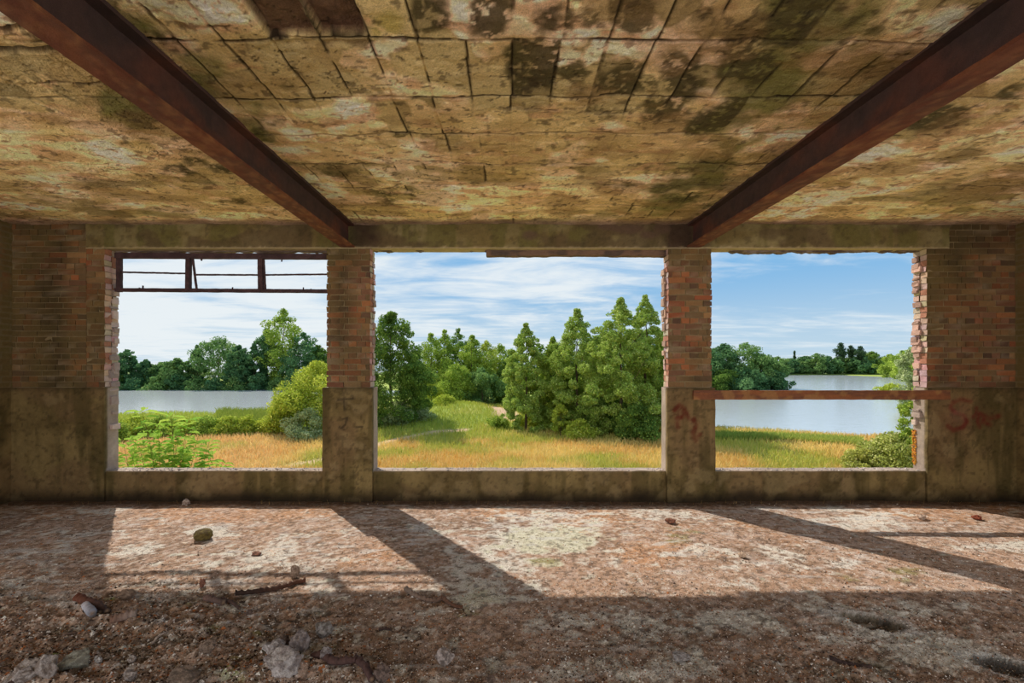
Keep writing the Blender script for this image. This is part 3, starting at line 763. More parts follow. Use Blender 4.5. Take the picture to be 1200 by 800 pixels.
rock(218, 592, 9, 5, .8, (.66,.60,.56), (.5,.43,.38), 'small pale stone at the foot of the left sill', 27, 'stone', 'stone')
rock(300, 651, 12, 3, .8, (.50,.34,.28), (.4,.3,.25), 'flat reddish flake in the middle of the left sunlit patch', 28, 'stone', 'stone')
rock(152, 797, 16, 9, .8, (.56,.52,.50), (.40,.36,.34), 'grey rock at the lower edge below the small pale pebble', 29)
rock(215, 800, 40, 10, .8, (.50,.43,.38), (.38,.33,.29), 'wide low brown rock at the lower edge', 30)

def stick(pts, r_px, c1, c2, label, seed, cat='stick', name='stick', taper=.5, knots=0, lift=1.1, ends=None):
    """bent twig through floor points given in the view"""
    P = [np.array([*floor_pt(a, b), 0.]) for a, b in pts]
    for p in P: p[2] = ground_h(p[0], p[1])
    s_ = P[0][1]/F; r0 = r_px*s_
    rg_ = random.Random(seed); out = []
    for i in range(len(P)-1):
        for k in range(8): out.append(P[i]*(1-k/8)+P[i+1]*k/8)
    out.append(P[-1]); n = len(out); org = out[0].copy()
    zs = np.array([p[2] for p in out]); ker = np.ones(5)/5; zs = np.convolve(np.pad(zs, 2, 'edge'), ker, 'valid')
    S = 9; v = []; c = []
    for i in range(n):
        t = i/(n-1); a = out[max(0, i-1)]; b = out[min(n-1, i+1)]; d = b-a; d[2] = 0; d /= np.linalg.norm(d)+1e-9
        sd = np.array([-d[1], d[0], 0]); rr = r0*(1-taper*t)*(1+.25*math.sin(i*1.9+seed)*rg_.random()+rg_.uniform(-.1, .1))
        cen = out[i]-org; cen[2] = zs[i]-org[2] + rr*lift
        for j in range(S):
            an = j*2*math.pi/S; q = rr*(1+rg_.uniform(-.12, .12)); v.append(cen + sd*math.cos(an)*q + np.array([0, 0, 1])*math.sin(an)*q)
            c.append(lin(np.array(c1)*(1-t)+np.array(c2)*t)*rg_.uniform(.75, 1.25))
    q = [[i*S+j, i*S+(j+1) % S, (i+1)*S+(j+1) % S, (i+1)*S+j] for i in range(n-1) for j in range(S)]
    k = len(v); v.append(out[0]-org+np.array([0, 0, r0*lift])); v.append(np.array([*(out[-1]-org)[:2], zs[-1]-org[2]+r0*(1-taper)*lift])); c += [lin((.55,.45,.36))]*2
    t_ = [[k, (j+1) % S, j] for j in range(S)] + [[k+1, (n-1)*S+j, (n-1)*S+(j+1) % S] for j in range(S)]
    mb = MB(); mb.add(v, q, t_, np.array(c)); o = mb.build(name, M_wood, None, smooth=True, loc=tuple(org))
    return tag(o, label, cat)
stick([(476,694),(483,700),(492,703),(502,706),(512,707),(518,704),(526,709),(535,712),(542,713)], 2.8, (.50,.44,.40), (.34,.22,.16), 'crooked fallen twig in the shadow at the centre of the floor', 1, taper=.4)
stick([(276,699),(295,696),(312,692),(330,690),(345,685),(358,682)], 2.6, (.20,.15,.13), (.34,.21,.15), 'long dark stick at the edge of the left sunlit patch', 2, taper=-.15)
stick([(241,703),(250,706),(262,710)], 3.4, (.42,.33,.30), (.30,.24,.22), 'short thick broken stick left of the long dark one', 3, taper=.1)
stick([(260,704),(270,707),(281,713)], 2.2, (.36,.28,.26), (.26,.20,.18), 'thin broken stick lying against the short thick one', 4, taper=.3)
stick([(366,776),(378,781),(390,786),(404,785),(418,783),(428,789),(436,800)], 4.2, (.34,.25,.23), (.30,.22,.21), 'thick curved root at the lower edge left of centre', 5, cat='root', name='root', taper=.1)
stick([(90,708),(100,712),(112,715),(126,721)], 4.0, (.42,.24,.17), (.24,.19,.18), 'rust brown broken branch in the left foreground', 6, taper=.2)
stick([(100,716),(104,722),(108,728)], 4.0, (.70,.68,.70), (.52,.52,.56), 'short pale pipe stub below the rust brown branch', 7, cat='pipe', name='pipe_stub', taper=-.1)
stick([(130,734),(145,731),(160,728)], 4.6, (.50,.38,.32), (.56,.50,.47), 'splintered timber offcut right of the pale pipe stub', 8, cat='timber', name='timber_offcut', taper=-.1)
stick([(176,756),(186,749),(196,743)], 1.3, (.66,.60,.56), (.60,.54,.50), 'thin pale stick beside the splintered timber offcut', 9, taper=.2)
stick([(972,772),(988,775),(1005,777),(1022,782)], 2.6, (.20,.15,.14), (.26,.20,.18), 'charred stick lying in the right foreground below the round pit', 10, taper=.3)
stick([(74,746),(88,743),(99,741)], 2.0, (.44,.36,.32), (.36,.30,.27), 'short dark stick left of the splintered timber offcut', 11)
stick([(444,738),(452,737),(459,740)], 1.8, (.28,.22,.20), (.24,.18,.17), 'tiny dark stick in the centre left foreground', 12)

# uncountable grit and plaster crumbs lying over the floor
def grit(n, seed, name, label, smin, smax, region):
    rg_ = np.random.default_rng(seed)
    py = 590 + (rg_.uniform(0, 1, n)**.8)*225; px = rg_.uniform(-10, 1210, n)
    Y = EYE*F/(py-430); X = (px-602)*Y/F
    ok = (np.abs(X) < SX-.05) & (Y < D-.06) & (fbm(X*2.2, Y*2.2, s=seed, o=4) > region)
    X, Y, px, py = X[ok], Y[ok], px[ok], py[ok]; m = len(X)
    z = floor_z(X, Y); s_ = np.exp(rg_.uniform(np.log(smin), np.log(smax), m)) * (.7+.6*sm(560, 150, px)*sm(650, 760, py))
    base = np.array([[0,0,1.],[1,0,0],[-.5,.87,0],[-.5,-.87,0],[.1,.1,-.7]])
    f = np.array([[0,1,2],[0,2,3],[0,3,1],[4,2,1],[4,3,2],[4,1,3]])
    v = base[None]*(1+rg_.uniform(-.5, .5, (m, 5, 3))); a = rg_.uniform(0, 6.28, m); ca, sa = np.cos(a)[:, None], np.sin(a)[:, None]
    v = np.stack([v[..., 0]*ca - v[..., 1]*sa, v[..., 0]*sa + v[..., 1]*ca, v[..., 2]*rg_.uniform(.3, .9, (m, 1))], -1)*s_[:, None, None] + np.stack([X, Y, z], -1)[:, None]
    k = rg_.uniform(0, 1, m); r2 = rg_.random(m)
    c = mix(lin((.44,.33,.26)), lin((.70,.62,.55)), k); c[r2 < .15] = lin((.84,.80,.76)); c[r2 < .16] = lin((.86,.83,.80)); c[(r2 > .22) & (r2 < .45)] = lin((.24,.18,.15)); c[(r2 > .9)] = lin((.62,.38,.22))
    F_ = (f[None] + (np.arange(m)*5)[:, None, None]).reshape(-1, 3)
    return tag(mesh_obj(name, v.reshape(-1, 3), F_, M_stone, None, np.repeat(c, 5, axis=0)), label, 'grit', kind='stuff')
grit(90000, 301, 'grit', 'fine grit and brick crumbs scattered over the whole floor', .0022, .0095, 0)
grit(11000, 307, 'plaster_crumbs', 'coarser plaster crumbs lying in drifts on the floor', .006, .017, .44)
# dead stems growing from the seam below the right pier and along the wall
mb = MB()
for i in range(90):
    y = D - random.uniform(.06, .13); x = random.uniform(-5.6, 5.9); h = random.uniform(.02, .07)
    dx = random.uniform(-.03, .03); w_ = .002
    mb.add([(x-w_, y, -.02), (x+w_, y, -.02), (x+dx, y-random.uniform(0, .03), h)], None, [[0, 1, 2]], lin((.72,.58,.36)))
tag(mb.build('dry_stems', M_wood), 'thin dry stems poking up along the foot of the window wall', 'dead grass', kind='stuff')

# ------------------------------------------------------------------ outside: land, lake, plants
GZ, LZ = -3.0, -4.0
def at(px, Y): return (px - 602) * Y / F
LAND = np.array([(-160,-60),(-160,47),(-60,48),(-43,49),(-27,49),(-23,54),(-23,80),(-24,108),(-40,113),(-160,116),(-160,330),(60,330),(68,240),(62,150),(66,119),(20,113),(13,70),(12,48),(15,39.5),(20,36.5),(24.5,33.6),(30.5,35.5),(48.5,55),(132,150),(203,230),(235,330),(260,330),(260,-60)], float)
def inside_dist(P, X, Y):
    ins = np.zeros(X.shape, bool); d = np.full(X.shape, 1e9)
    n = len(P)
    for i in range(n):
        (x1, y1), (x2, y2) = P[i], P[(i+1) % n]
        if y1 != y2:
            t = ((y1 > Y) != (y2 > Y)) & (X < (x2-x1)*(Y-y1)/(y2-y1)+x1); ins ^= t
        L2 = (x2-x1)**2+(y2-y1)**2; u = np.clip(((X-x1)*(x2-x1)+(Y-y1)*(y2-y1))/L2, 0, 1)
        d = np.minimum(d, np.hypot(X-x1-u*(x2-x1), Y-y1-u*(y2-y1)))
    return np.where(ins, d, -d)
def ground_z(X, Y):
    X = np.asarray(X, float); Y = np.asarray(Y, float)
    s = inside_dist(LAND, X + (vn(X*.2, Y*.2, s=3)-.5)*2, Y)
    far = sm(70, 110, Y)
    z = LZ - .8 + (1.8 - .75*far) * sm(-2.0, 3.5, s) + (vn(X*.15, Y*.15, s=5)-.5)*.25*sm(0, 4, s)
    z = z + 1.15*np.exp(-((X+5.2)/4.2)**2 - ((Y-44)/7)**2) + .5*np.exp(-((X+11)/4)**2 - ((Y-42)/6)**2)
    return z
def gp(px, py, z=GZ):
    Y = (EYE - z)*F/(py-430); return ((px-602)*Y/F, Y)
PATHS = [([gp(300,552), gp(378,538), gp(430,524), gp(470,515), gp(512,508), gp(548,505)], .5), ([gp(566,477), gp(580,483), gp(592,487), gp(600,493)], 1.3)]
def path_d(X, Y):
    r = np.zeros(np.shape(X))
    for pl, w in PATHS:
        for (a, b), (c, e) in zip(pl[:-1], pl[1:]):
            t = np.clip(((X-a)*(c-a)+(Y-b)*(e-b))/((c-a)**2+(e-b)**2), 0, 1)
            r = np.maximum(r, sm(w*1.3, w*.7, np.hypot(X-a-t*(c-a), Y-b-t*(e-b))))
    return r
def greenness(X, Y):
    n = fbm(X*.22, Y*.22, s=201, o=4); m = np.exp(-((X+5.5)/6)**2 - ((Y-44)/9)**2)
    s = inside_dist(LAND, X, Y)
    return np.clip(sm(.45, .7, n)*.7 + m*1.0 + sm(4.0, 1.0, s)*.9 + sm(46, 60, Y) + sm(-14, -20, X)*sm(31, 36, Y) + sm(30, 38, X), 0, 1)
def ground_c(X, Y):
    g = greenness(X, Y); n = fbm(X*1.2, Y*1.2, s=203, o=4)
    c = mix(mix(lin((.82,.70,.42)), lin((.74,.60,.34)), n), mix(lin((.62,.66,.28)), lin((.50,.56,.24)), n), g)
    return mix(c, lin((.76,.63,.50)), path_d(X, Y))
gx = np.concatenate([np.arange(-160, -40, 4), np.arange(-40, 50, .7), np.arange(50, 262, 4)])
gy = np.concatenate([np.arange(-60, 8, 4), np.arange(8, 60, .6), np.arange(60, 335, 4)])
tag(grid_obj('ground', gx, gy, ground_z, ground_c, M_ground, smooth=True), kind='structure')

# lake
def water_mat():
    m = bpy.data.materials.new('lake_water'); m.use_nodes = True
    nt = m.node_tree; N = nt.nodes; L = nt.links; b = N['Principled BSDF']
    b.inputs['Base Color'].default_value = (*lin((.72,.74,.75)), 1); b.inputs['Roughness'].default_value = .12
    b.inputs['IOR'].default_value = 1.33
    tc = N.new('ShaderNodeTexCoord'); mp = N.new('ShaderNodeMapping'); mp.inputs['Scale'].default_value = (.7, 1.6, 1)
    n = N.new('ShaderNodeTexNoise'); n.inputs['Scale'].default_value = 1.1; n.inputs['Detail'].default_value = 6; n.inputs['Roughness'].default_value = .6
    bp = N.new('ShaderNodeBump'); bp.inputs['Strength'].default_value = .3; bp.inputs['Distance'].default_value = .12
    L.new(tc.outputs['Object'], mp.inputs[0]); L.new(mp.outputs[0], n.inputs['Vector']); L.new(n.outputs['Fac'], bp.inputs['Height']); L.new(bp.outputs[0], b.inputs['Normal'])
    return m
lk = mesh_obj('lake', [(-400,20,LZ),(500,20,LZ),(500,700,LZ),(-400,700,LZ)], np.array([[0,1,2,3]]), water_mat()); tag(lk, kind='structure')
mb = MB(); relief(mb, -600, 700, 326, 420, -6, -3.2, 20, lambda x, y, z: mix(lin((.40,.46,.20)), lin((.34,.40,.18)), fbm(x*.05, y*.05, s=3)), amp=.3, nf=.05)
tag(mb.build('far_bank', M_ground), kind='structure')

# ---- plants
def tris_leaves(cen, out, size, rng, col, aspect=.55, droop=0.):
    """one small pointed leaf (a quad) per centre"""
    n = len(cen)
    d = rng.normal(size=(n, 3)); d = d/np.linalg.norm(d, axis=1, keepdims=True) + out*.55; d[:, 2] -= droop
    d /= np.linalg.norm(d, axis=1, keepdims=True)
    nr = rng.normal(size=(n, 3)) * .75 + out; nr[:, 2] += .45
    s = np.cross(d, nr); s /= np.linalg.norm(s, axis=1, keepdims=True) + 1e-9
    sz = size * rng.uniform(.65, 1.3, (n, 1))
    v = np.stack([cen - d*sz*.5, cen + s*sz*aspect*.5, cen + d*sz*.5, cen - s*sz*aspect*.5], 1).reshape(-1, 3)
    return v, np.arange(4*n).reshape(n, 4), np.repeat(col, 4, axis=0)
PROF = {
 'birch':  lambda t: np.where(t < .30, .80 + .6*t, np.maximum(.98*(1-((np.maximum(t,.3)-.30)/.70)**2.5), .10)),
 'poplar': lambda t: .45 + .55*np.sin(np.pi*np.clip(t*.92+.06, 0, 1))*1.0 - .35*sm(.8, 1, t),
 'round':  lambda t: np.sqrt(np.clip(1 - (1.9*(t-.45))**2*1.0, .03, 1)),
 'cone':   lambda t: np.clip(1.02 - t, .04, 1),
 'bush':   lambda t: np.sqrt(np.clip(1 - t**2, .04, 1)),
 'pine':   lambda t: np.where(t < .35, .3, .80 + .2*np.sin(t*17)) * np.where(t > .88, .6, 1),
}
def crown_mesh(name, parent, H, R, z0, kind, pal, leaf, n, K, seed, rbf=.3, droop=.1, ry=None):
    rng = np.random.default_rng(seed)
    t = rng.uniform(0, 1, K) ** (.85 if kind != 'bush' else 1.1); a = rng.uniform(0, 2*np.pi, K)
    pr = PROF[kind](t) * R; rr = pr * np.sqrt(rng.uniform(.25, 1.0, K)) * (1 + rng.normal(0, .15, K))
    rb_ = R * rbf * rng.uniform(.6, 1.25, K) * (.45 + .55*np.clip(pr/R, .1, 1))
    if kind == 'bush': rb_ = np.minimum(rb_, H*.35)
    rr = np.maximum(rr - rb_*.6, 0)
    cz = z0 + t*(H - rb_*.8) + (rb_*.3 if kind == 'bush' else 0)
    ky = (ry or R)/R
    cc = np.stack([np.cos(a)*rr, np.sin(a)*rr*ky, cz], 1)
    w = rb_**2; cnt = np.maximum((n*w/w.sum()).astype(int), 4)
    idx = np.repeat(np.arange(K), cnt); N = len(idx)
    u = rng.normal(size=(N, 3)); u /= np.linalg.norm(u, axis=1, keepdims=True)
    rad = rng.uniform(.45, 1.08, (N, 1)) ** .5
    lump = .75 + .5*fbm(u[:, 0]*2+idx*3.1, u[:, 1]*2, u[:, 2]*2, s=seed, o=2)[:, None]
    p = cc[idx] + u*rad*lump*rb_[idx][:, None]*np.array([1, 1, .82 if kind != 'cone' else 1.1])
    p[:, 2] = np.maximum(p[:, 2], .03)
    pal = lin(np.array(pal)); k1 = rng.uniform(0, 1, K)[idx]; k2 = rng.uniform(0, 1, N)
    col = pal[0]*(1-k1)[:, None] + pal[1]*k1[:, None]
    col = col*(.72 + .56*k2)[:, None]
    hi = rng.random(N) < .10
    if len(pal) > 2: col[hi] = pal[2]
    v, f, c = tris_leaves(p, u, leaf, rng, col, droop=droop)
    return mesh_obj(name, v, f, M_leaf, parent, c)
def trunk_mesh(parent, H, r, seed, n=5, white=False):
    rg = random.Random(seed); m_ = MB(); S = 7
    def limb(p0, p1, r0, r1, seg=5, wob=.06):
        pts = [np.array(p0)*(1-i/seg) + np.array(p1)*(i/seg) + np.array([rg.uniform(-wob, wob)*H*.3*(0 < i < seg), rg.uniform(-wob, wob)*H*.3*(0 < i < seg), 0]) for i in range(seg+1)]
        v = []; 
        for i, p in enumerate(pts):
            rr = r0 + (r1-r0)*i/seg
            for j in range(S): v.append(p + rr*np.array([math.cos(j*2*math.pi/S), math.sin(j*2*math.pi/S), 0]))
        q = [[i*S+j, i*S+(j+1) % S, (i+1)*S+(j+1) % S, (i+1)*S+j] for i in range(seg) for j in range(S)]
        m_.add(v, q, None, (.3, .25, .2))
        return pts
    pts = limb((0, 0, -.3), (0, 0, H*.85), r, r*.15, 6, .04)
    for i in range(n):
        b = pts[1 + i % 4]; a = rg.uniform(0, 6.28); L_ = H*rg.uniform(.15, .3)
        limb(b, b+np.array([math.cos(a)*L_, math.sin(a)*L_, L_*rg.uniform(.6, 1.2)]), r*.35, r*.08, 3, .02)
    return m_.build('trunk', M_bark, parent)
seedn = [100]
def tree(px, Y, top, wpx, kind, pal, label, cat='tree', base=None, leaf=None, n=9000, K=60, name='tree', group=None, trunk=True, rbf=.3, low=.06, dpx=None, droop=.1):
    seedn[0] += 1; s_ = seedn[0]
    X = at(px, Y); zb = float(ground_z(np.array([X]), np.array([Y]))[0]) if base is None else base
    zt = wz(top, Y); H = zt - zb; R = wpx*Y/F/2
    root = tag(empty(name, (X, Y, zb)), label, cat, group)
    crown_mesh('foliage', root, H*(1-low), R, H*low, kind, pal, leaf or max(.06, Y*.0044), n, K, s_, rbf, droop, ry=min(R, dpx*Y/F/2) if dpx else None)
    if trunk: trunk_mesh(root, H, max(.05, H*.014), s_)
    return root
DG = [(.38,.50,.24),(.50,.61,.27),(.66,.75,.36)]        # broadleaf, dark
MG = [(.52,.62,.26),(.66,.74,.31),(.80,.85,.42)]        # mid
BG = [(.57,.67,.31),(.69,.77,.38),(.84,.88,.55)]        # birch
YG = [(.64,.70,.26),(.75,.79,.32),(.88,.88,.46)]        # yellow-green scrub
SG = [(.60,.66,.44),(.73,.77,.55),(.86,.88,.70)]        # grey willow scrub
BLG = [(.34,.50,.33),(.44,.58,.37),(.55,.68,.42)]       # far trees, distance haze tinted into the leaf colour
FLG = [(.42,.56,.32),(.53,.65,.37),(.64,.73,.44)]
PN = [(.28,.38,.27),(.34,.44,.30),(.42,.50,.34)]

G1 = 'trees and birches around the middle window view'
tree(458, 35, 364, 84, 'round', DG, 'dark broadleaf tree seen at the left edge of the middle opening, tallest on that side', n=56000, K=230, rbf=.17, low=.0, leaf=.14)
tree(488, 38, 412, 46, 'round', DG, 'dark lower tree just right of the tall broadleaf tree in the middle opening', n=12000, K=60)
FW = 'dense wood behind the grassy mound'
for i, (px, top, w, pal, kd) in enumerate([(505,389,34,MG,'birch'),(521,385,30,MG,'birch'),(537,384,30,DG,'birch'),(553,392,34,MG,'birch'),(570,398,34,YG,'birch'),(586,402,34,MG,'birch'),(600,410,26,DG,'birch')]):
    tree(px, 60+(i % 3)*2.5, top, w*1.7, kd, pal, ['mid green pointed tree at the left end of the wood behind the mound','second pointed tree from the left in the wood behind the mound','dark pointed tree at the centre of the wood behind the mound, tallest there','pointed tree right of the darkest one in the wood behind the mound','yellowish pointed tree above the dirt path in the wood behind the mound','slim mid green tree at the right end of the wood behind the mound','dark narrow tree where the wood meets the first birch'][i], n=16000, K=130, leaf=.21, rbf=.2, group=FW, low=.0)
tree(499, 50, 436, 40, 'round', YG, 'yellow-green bushy tree at the foot of the wood, left of the mound', n=6000, K=40, leaf=.2, low=.02, group=FW)
tree(535, 55, 424, 46, 'round', MG, 'round bushy tree in front of the wood, left one of two above the mound', n=9000, K=50, leaf=.22, low=.0, group=FW)
tree(565, 56, 430, 50, 'round', FLG, 'round bushy tree in front of the wood, right one of two by the dirt path', n=9000, K=50, leaf=.22, low=.0, group=FW)
tree(590, 58, 440, 40, 'round', DG, 'low dark tree closing the end of the dirt path', n=6000, K=40, leaf=.22, low=.0, group=FW)
BT = 'birch trees right of the dirt path'
bi = [(616,34,378,50,'slim silver-green birch, leftmost of the tall birches right of the dirt path'),
      (648,35,394,44,'shorter birch standing between the slim leftmost birch and the taller pair'),
      (676,33,361,62,'tall pointed birch with drooping twigs in the middle of the birch row'),
      (706,36,385,50,'dark birch set back in the gap of the birch row'),
      (727,31,348,72,'tallest bright birch, beside the pier right of the middle window'),
      (756,32,345,58,'tall birch cut off by the pier at the right edge of the middle opening'),
      (790,33,372,60,'birch half hidden behind the pier right of the middle window')]
for i, (px, Y, top, w, lab) in enumerate(bi):
    tree(px, Y, top, w*1.22, 'birch', BG if i in (0, 2, 4, 5) else MG, lab, n=56000 if i != 3 else 24000, K=330, rbf=.145, low=.02, leaf=.125, group=BT, droop=.55)
for i, (px, top) in enumerate([(632,402),(662,396),(692,392),(722,388),(752,384),(784,380)]):
    tree(px, 41, top, 62, 'round', DG, ['dark tree behind the gap between the two leftmost birches','dark tree behind the middle birch, left side','dark tree behind the gap of the birch row','dark tree behind the bright birch, left side','dark tree behind the tall birches near the pier','dark tree behind the pier right of the middle window'][i], n=12000, K=80, leaf=.2, group='dark trees filling the gaps behind the birches', low=0)
tree(745, 29.5, 470, 60, 'round', DG, 'dark low shrub under the tallest birch', 'shrub', n=9000, K=40, leaf=.15, low=0, group=BT, name='shrub')
tree(712, 33, 460, 60, 'round', DG, 'dark shrub in the shade between the two tallest birches', 'shrub', n=9000, K=40, leaf=.15, low=0, group=BT, name='shrub')
tree(657, 31.5, 472, 26, 'round', YG, 'fresh green sapling at the foot of the middle birch', 'shrub', n=4000, K=30, leaf=.13, low=0, name='shrub')
SH = 'low shrubs at the edge of the field'
def shrub(px, base, top, w, pal, label, n=5000, leaf=.13, group=SH):
    Y = (EYE-GZ)*F/(base-430); return tree(px, Y, top, w, 'bush', pal, label, 'shrub', n=n, K=45, leaf=leaf, name='shrub', group=group, trunk=False, rbf=.3, low=0, droop=0)
shrub(584, 502, 487, 30, MG, 'small round shrub left of the end of the dirt path')
shrub(622, 500, 483, 44, YG, 'low wide shrub right of the dirt path under the slim birch')
shrub(645, 504, 488, 34, MG, 'low shrub squeezed between two wider ones in front of the birches')
shrub(679, 513, 491, 46, YG, 'pale domed shrub nearest the window in front of the birches', n=8000)
shrub(462, 501, 470, 56, SG, 'grey-green willow scrub at the left side of the middle opening', n=12000)
shrub(492, 498, 476, 40, SG, 'low willow scrub right of the larger grey-green one')
shrub(521, 487, 462, 34, YG, 'bright shrub on top of the grassy mound')
# left opening
shrub(372, 506, 424, 104, YG, 'big yellow-green bush against the pier in the left opening', n=30000, leaf=.15)
shrub(343, 508, 455, 66, YG, 'smaller yellow-green bush at the left foot of the big one', n=14000, leaf=.14)
shrub(362, 512, 478, 60, SG, 'pale scrub in front of the big yellow-green bush', n=9000)
HG = 'hedge of low bushes along the left lake shore'
for i, (px, b, t_, w) in enumerate([(128,520,488,50),(158,514,486,44),(188,514,487,44),(216,512,488,42),(243,511,487,42),(268,510,487,40),(291,509,486,38),(312,508,488,34)]):
    shrub(px, b, t_, w, [MG, YG][i % 2 if i < 5 else 1], ['low hedge bush farthest left, against the broken jamb','second low hedge bush from the left jamb','third low hedge bush from the left jamb','fourth low hedge bush from the left jamb','fifth low hedge bush from the left jamb','sixth low hedge bush from the left jamb','seventh low hedge bush from the left jamb','last low hedge bush before the yellow-green bushes'][i], n=6000, group=HG)
LT = 'trees on the far shore of the left lake'
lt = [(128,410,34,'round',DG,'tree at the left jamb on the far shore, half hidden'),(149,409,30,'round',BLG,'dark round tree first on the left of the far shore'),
 (171,420,24,'birch',BLG,'small dark tree second from the left on the far shore'),(189,424,34,'round',FLG,'low light green tree on the far shore'),
 (208,419,30,'round',FLG,'low yellowish tree on the far shore left of the thin one'),(231,404,22,'birch',BLG,'thin wispy tree on the far shore, left of the big willow'),
 (256,393,58,'round',FLG,'big round willow on the far shore at the centre of the left opening'),(280,404,30,'round',BLG,'dark tree tucked against the right side of the big willow'),
 (298,402,26,'birch',BLG,'narrow dark tree between willow and poplar on the far shore'),(332,361,48,'poplar',MG,'tallest poplar on the far shore of the left lake'),
 (313,384,34,'poplar',BLG,'shorter poplar leaning on the left of the tallest one'),(356,389,42,'round',BLG,'dark tree just right of the tallest poplar'),
 (372,404,34,'round',DG,'low dark tree at the pier end of the far shore'),(395,398,44,'round',DG,'far shore tree hidden behind the pier')]
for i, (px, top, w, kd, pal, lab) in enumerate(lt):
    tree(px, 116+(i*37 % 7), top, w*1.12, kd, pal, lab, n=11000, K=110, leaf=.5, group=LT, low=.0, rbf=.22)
for i in range(11):
    tree(134+i*24, 114.2, 441+(i*5 % 7)-4, 32, 'bush', BLG if i % 2 else FLG, 'low bush at the waterline under the far shore trees of the left lake', 'bush', n=1600, K=24, leaf=.5, group='bank bushes under the far shore trees', name='bush', trunk=False, low=0)
# right opening
RT = 'round trees on the headland in the right opening'
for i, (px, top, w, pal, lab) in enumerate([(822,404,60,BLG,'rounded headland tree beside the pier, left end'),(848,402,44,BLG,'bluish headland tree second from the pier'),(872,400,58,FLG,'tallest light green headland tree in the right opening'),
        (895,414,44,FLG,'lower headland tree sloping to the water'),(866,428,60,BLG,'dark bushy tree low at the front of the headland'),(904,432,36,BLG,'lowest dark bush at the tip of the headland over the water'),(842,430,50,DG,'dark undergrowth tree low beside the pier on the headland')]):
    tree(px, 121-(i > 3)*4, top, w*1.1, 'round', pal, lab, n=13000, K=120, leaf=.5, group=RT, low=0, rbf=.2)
FR = 'trees along the far end of the right lake'
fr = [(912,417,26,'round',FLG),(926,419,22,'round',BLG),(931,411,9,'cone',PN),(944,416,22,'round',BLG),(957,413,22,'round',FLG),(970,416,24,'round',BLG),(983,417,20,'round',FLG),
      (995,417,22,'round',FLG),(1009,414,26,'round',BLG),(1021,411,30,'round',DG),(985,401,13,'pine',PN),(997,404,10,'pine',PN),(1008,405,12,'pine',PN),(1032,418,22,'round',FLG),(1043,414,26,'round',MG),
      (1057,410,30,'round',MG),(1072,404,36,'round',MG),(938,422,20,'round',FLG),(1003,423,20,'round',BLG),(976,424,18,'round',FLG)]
frl = ['far lake-end tree just clear of the headland','small dark far tree beside the thin cypress','thin dark cypress on the far bank, alone and pointed','dark round far tree right of the cypress','light round far tree, second right of the cypress','dark round far tree, third right of the cypress',
 'light far tree left of the pines','light far tree under the middle pine','dark far tree under the right pine','darkest broad far tree right of the three pines','leftmost and tallest of three far pines','middle of three far pines','rightmost of three far pines, flat topped',
 'light far tree in the dip right of the broad dark one','leafy far tree left of the bank trees','bright bank tree left of the broken right jamb','bank tree touching the broken right jamb','low far bush below the cypress','low dark far bush below the pines','low light far bush left of the pines']
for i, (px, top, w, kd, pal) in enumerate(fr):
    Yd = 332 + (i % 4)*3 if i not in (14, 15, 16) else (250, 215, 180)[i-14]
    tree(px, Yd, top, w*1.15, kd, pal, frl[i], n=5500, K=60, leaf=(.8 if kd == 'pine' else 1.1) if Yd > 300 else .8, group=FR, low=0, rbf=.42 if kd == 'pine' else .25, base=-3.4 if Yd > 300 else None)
tree(1067, 62, 408, 34, 'round', SG, 'grey-green willow on the right bank against the broken right jamb', n=14000, K=80, leaf=.26, low=0)
tree(1045, 96, 449, 34, 'bush', YG, 'small bright bush on the right bank above the plank', 'shrub', base=LZ-.1, n=3500, K=30, leaf=.32, low=0, name='shrub', trunk=False)
shrub(1046, 553, 507, 82, [(.62,.66,.34),(.74,.76,.42),(.86,.84,.58)], 'wide shrub filling the lower right corner of the right opening', n=30000, leaf=.10)
shrub(1012, 553, 526, 46, [(.64,.66,.32),(.76,.76,.40),(.88,.84,.55)], 'lower shrub at the left side of the wide corner shrub', n=10000, leaf=.10)
tree(1072, 20, 452, 46, 'birch', MG, 'leafy sapling overhanging the lake beside the broken right jamb', n=4200, K=60, leaf=.13, low=.2, rbf=.22)

# reeds along the right-hand shore and grass over the field
def blades(name, pts_x, pts_y, h, w, col, seed, label, cat):
    rng = np.random.default_rng(seed); n = len(pts_x); z = ground_z(pts_x, pts_y) - .03
    a = rng.uniform(0, np.pi, n); hh = h*rng.uniform(.5, 1.3, n); ww = w*rng.uniform(.6, 1.3, n)
    lx, ly = rng.normal(0, .28, n)*hh, rng.normal(0, .28, n)*hh
    b = np.stack([pts_x, pts_y, z], 1); s_ = np.stack([np.cos(a)*ww, np.sin(a)*ww, 0*a], 1)
    tip = b + np.stack([lx, ly, hh], 1); mid = b + np.stack([lx*.35, ly*.35, hh*.6], 1)
    v = np.stack([b-s_, b+s_, mid+s_*.8, tip, mid-s_*.8], 1).reshape(-1, 3); k = np.arange(n)*5
    o = mesh_obj(name, v, [np.stack([k, k+1, k+2, k+4], 1), np.stack([k+4, k+2, k+3], 1)], M_grass, None, np.repeat(col, 5, axis=0))
    return tag(o, label, cat, kind='stuff')
rng = np.random.default_rng(5)
N = 150000
Yg = 19.5 + (rng.uniform(0, 1, N)**1.25)*36; Xg = (rng.uniform(110, 1090, N)-602)/F*Yg
keep = (inside_dist(LAND, Xg, Yg) > .4) & (rng.random(N) > path_d(Xg, Yg)*.97); Xg, Yg = Xg[keep], Yg[keep]
g = np.clip(greenness(Xg, Yg) + rng.normal(0, .16, len(Xg)), 0, 1); k = rng.uniform(0, 1, len(Xg))
patch = fbm(Xg*.35, Yg*.35, s=211, o=4)
st = mix(mix(lin((.88,.76,.44)), lin((.84,.66,.36)), sm(.4, .62, patch)), lin((.94,.87,.62)), k*.5)
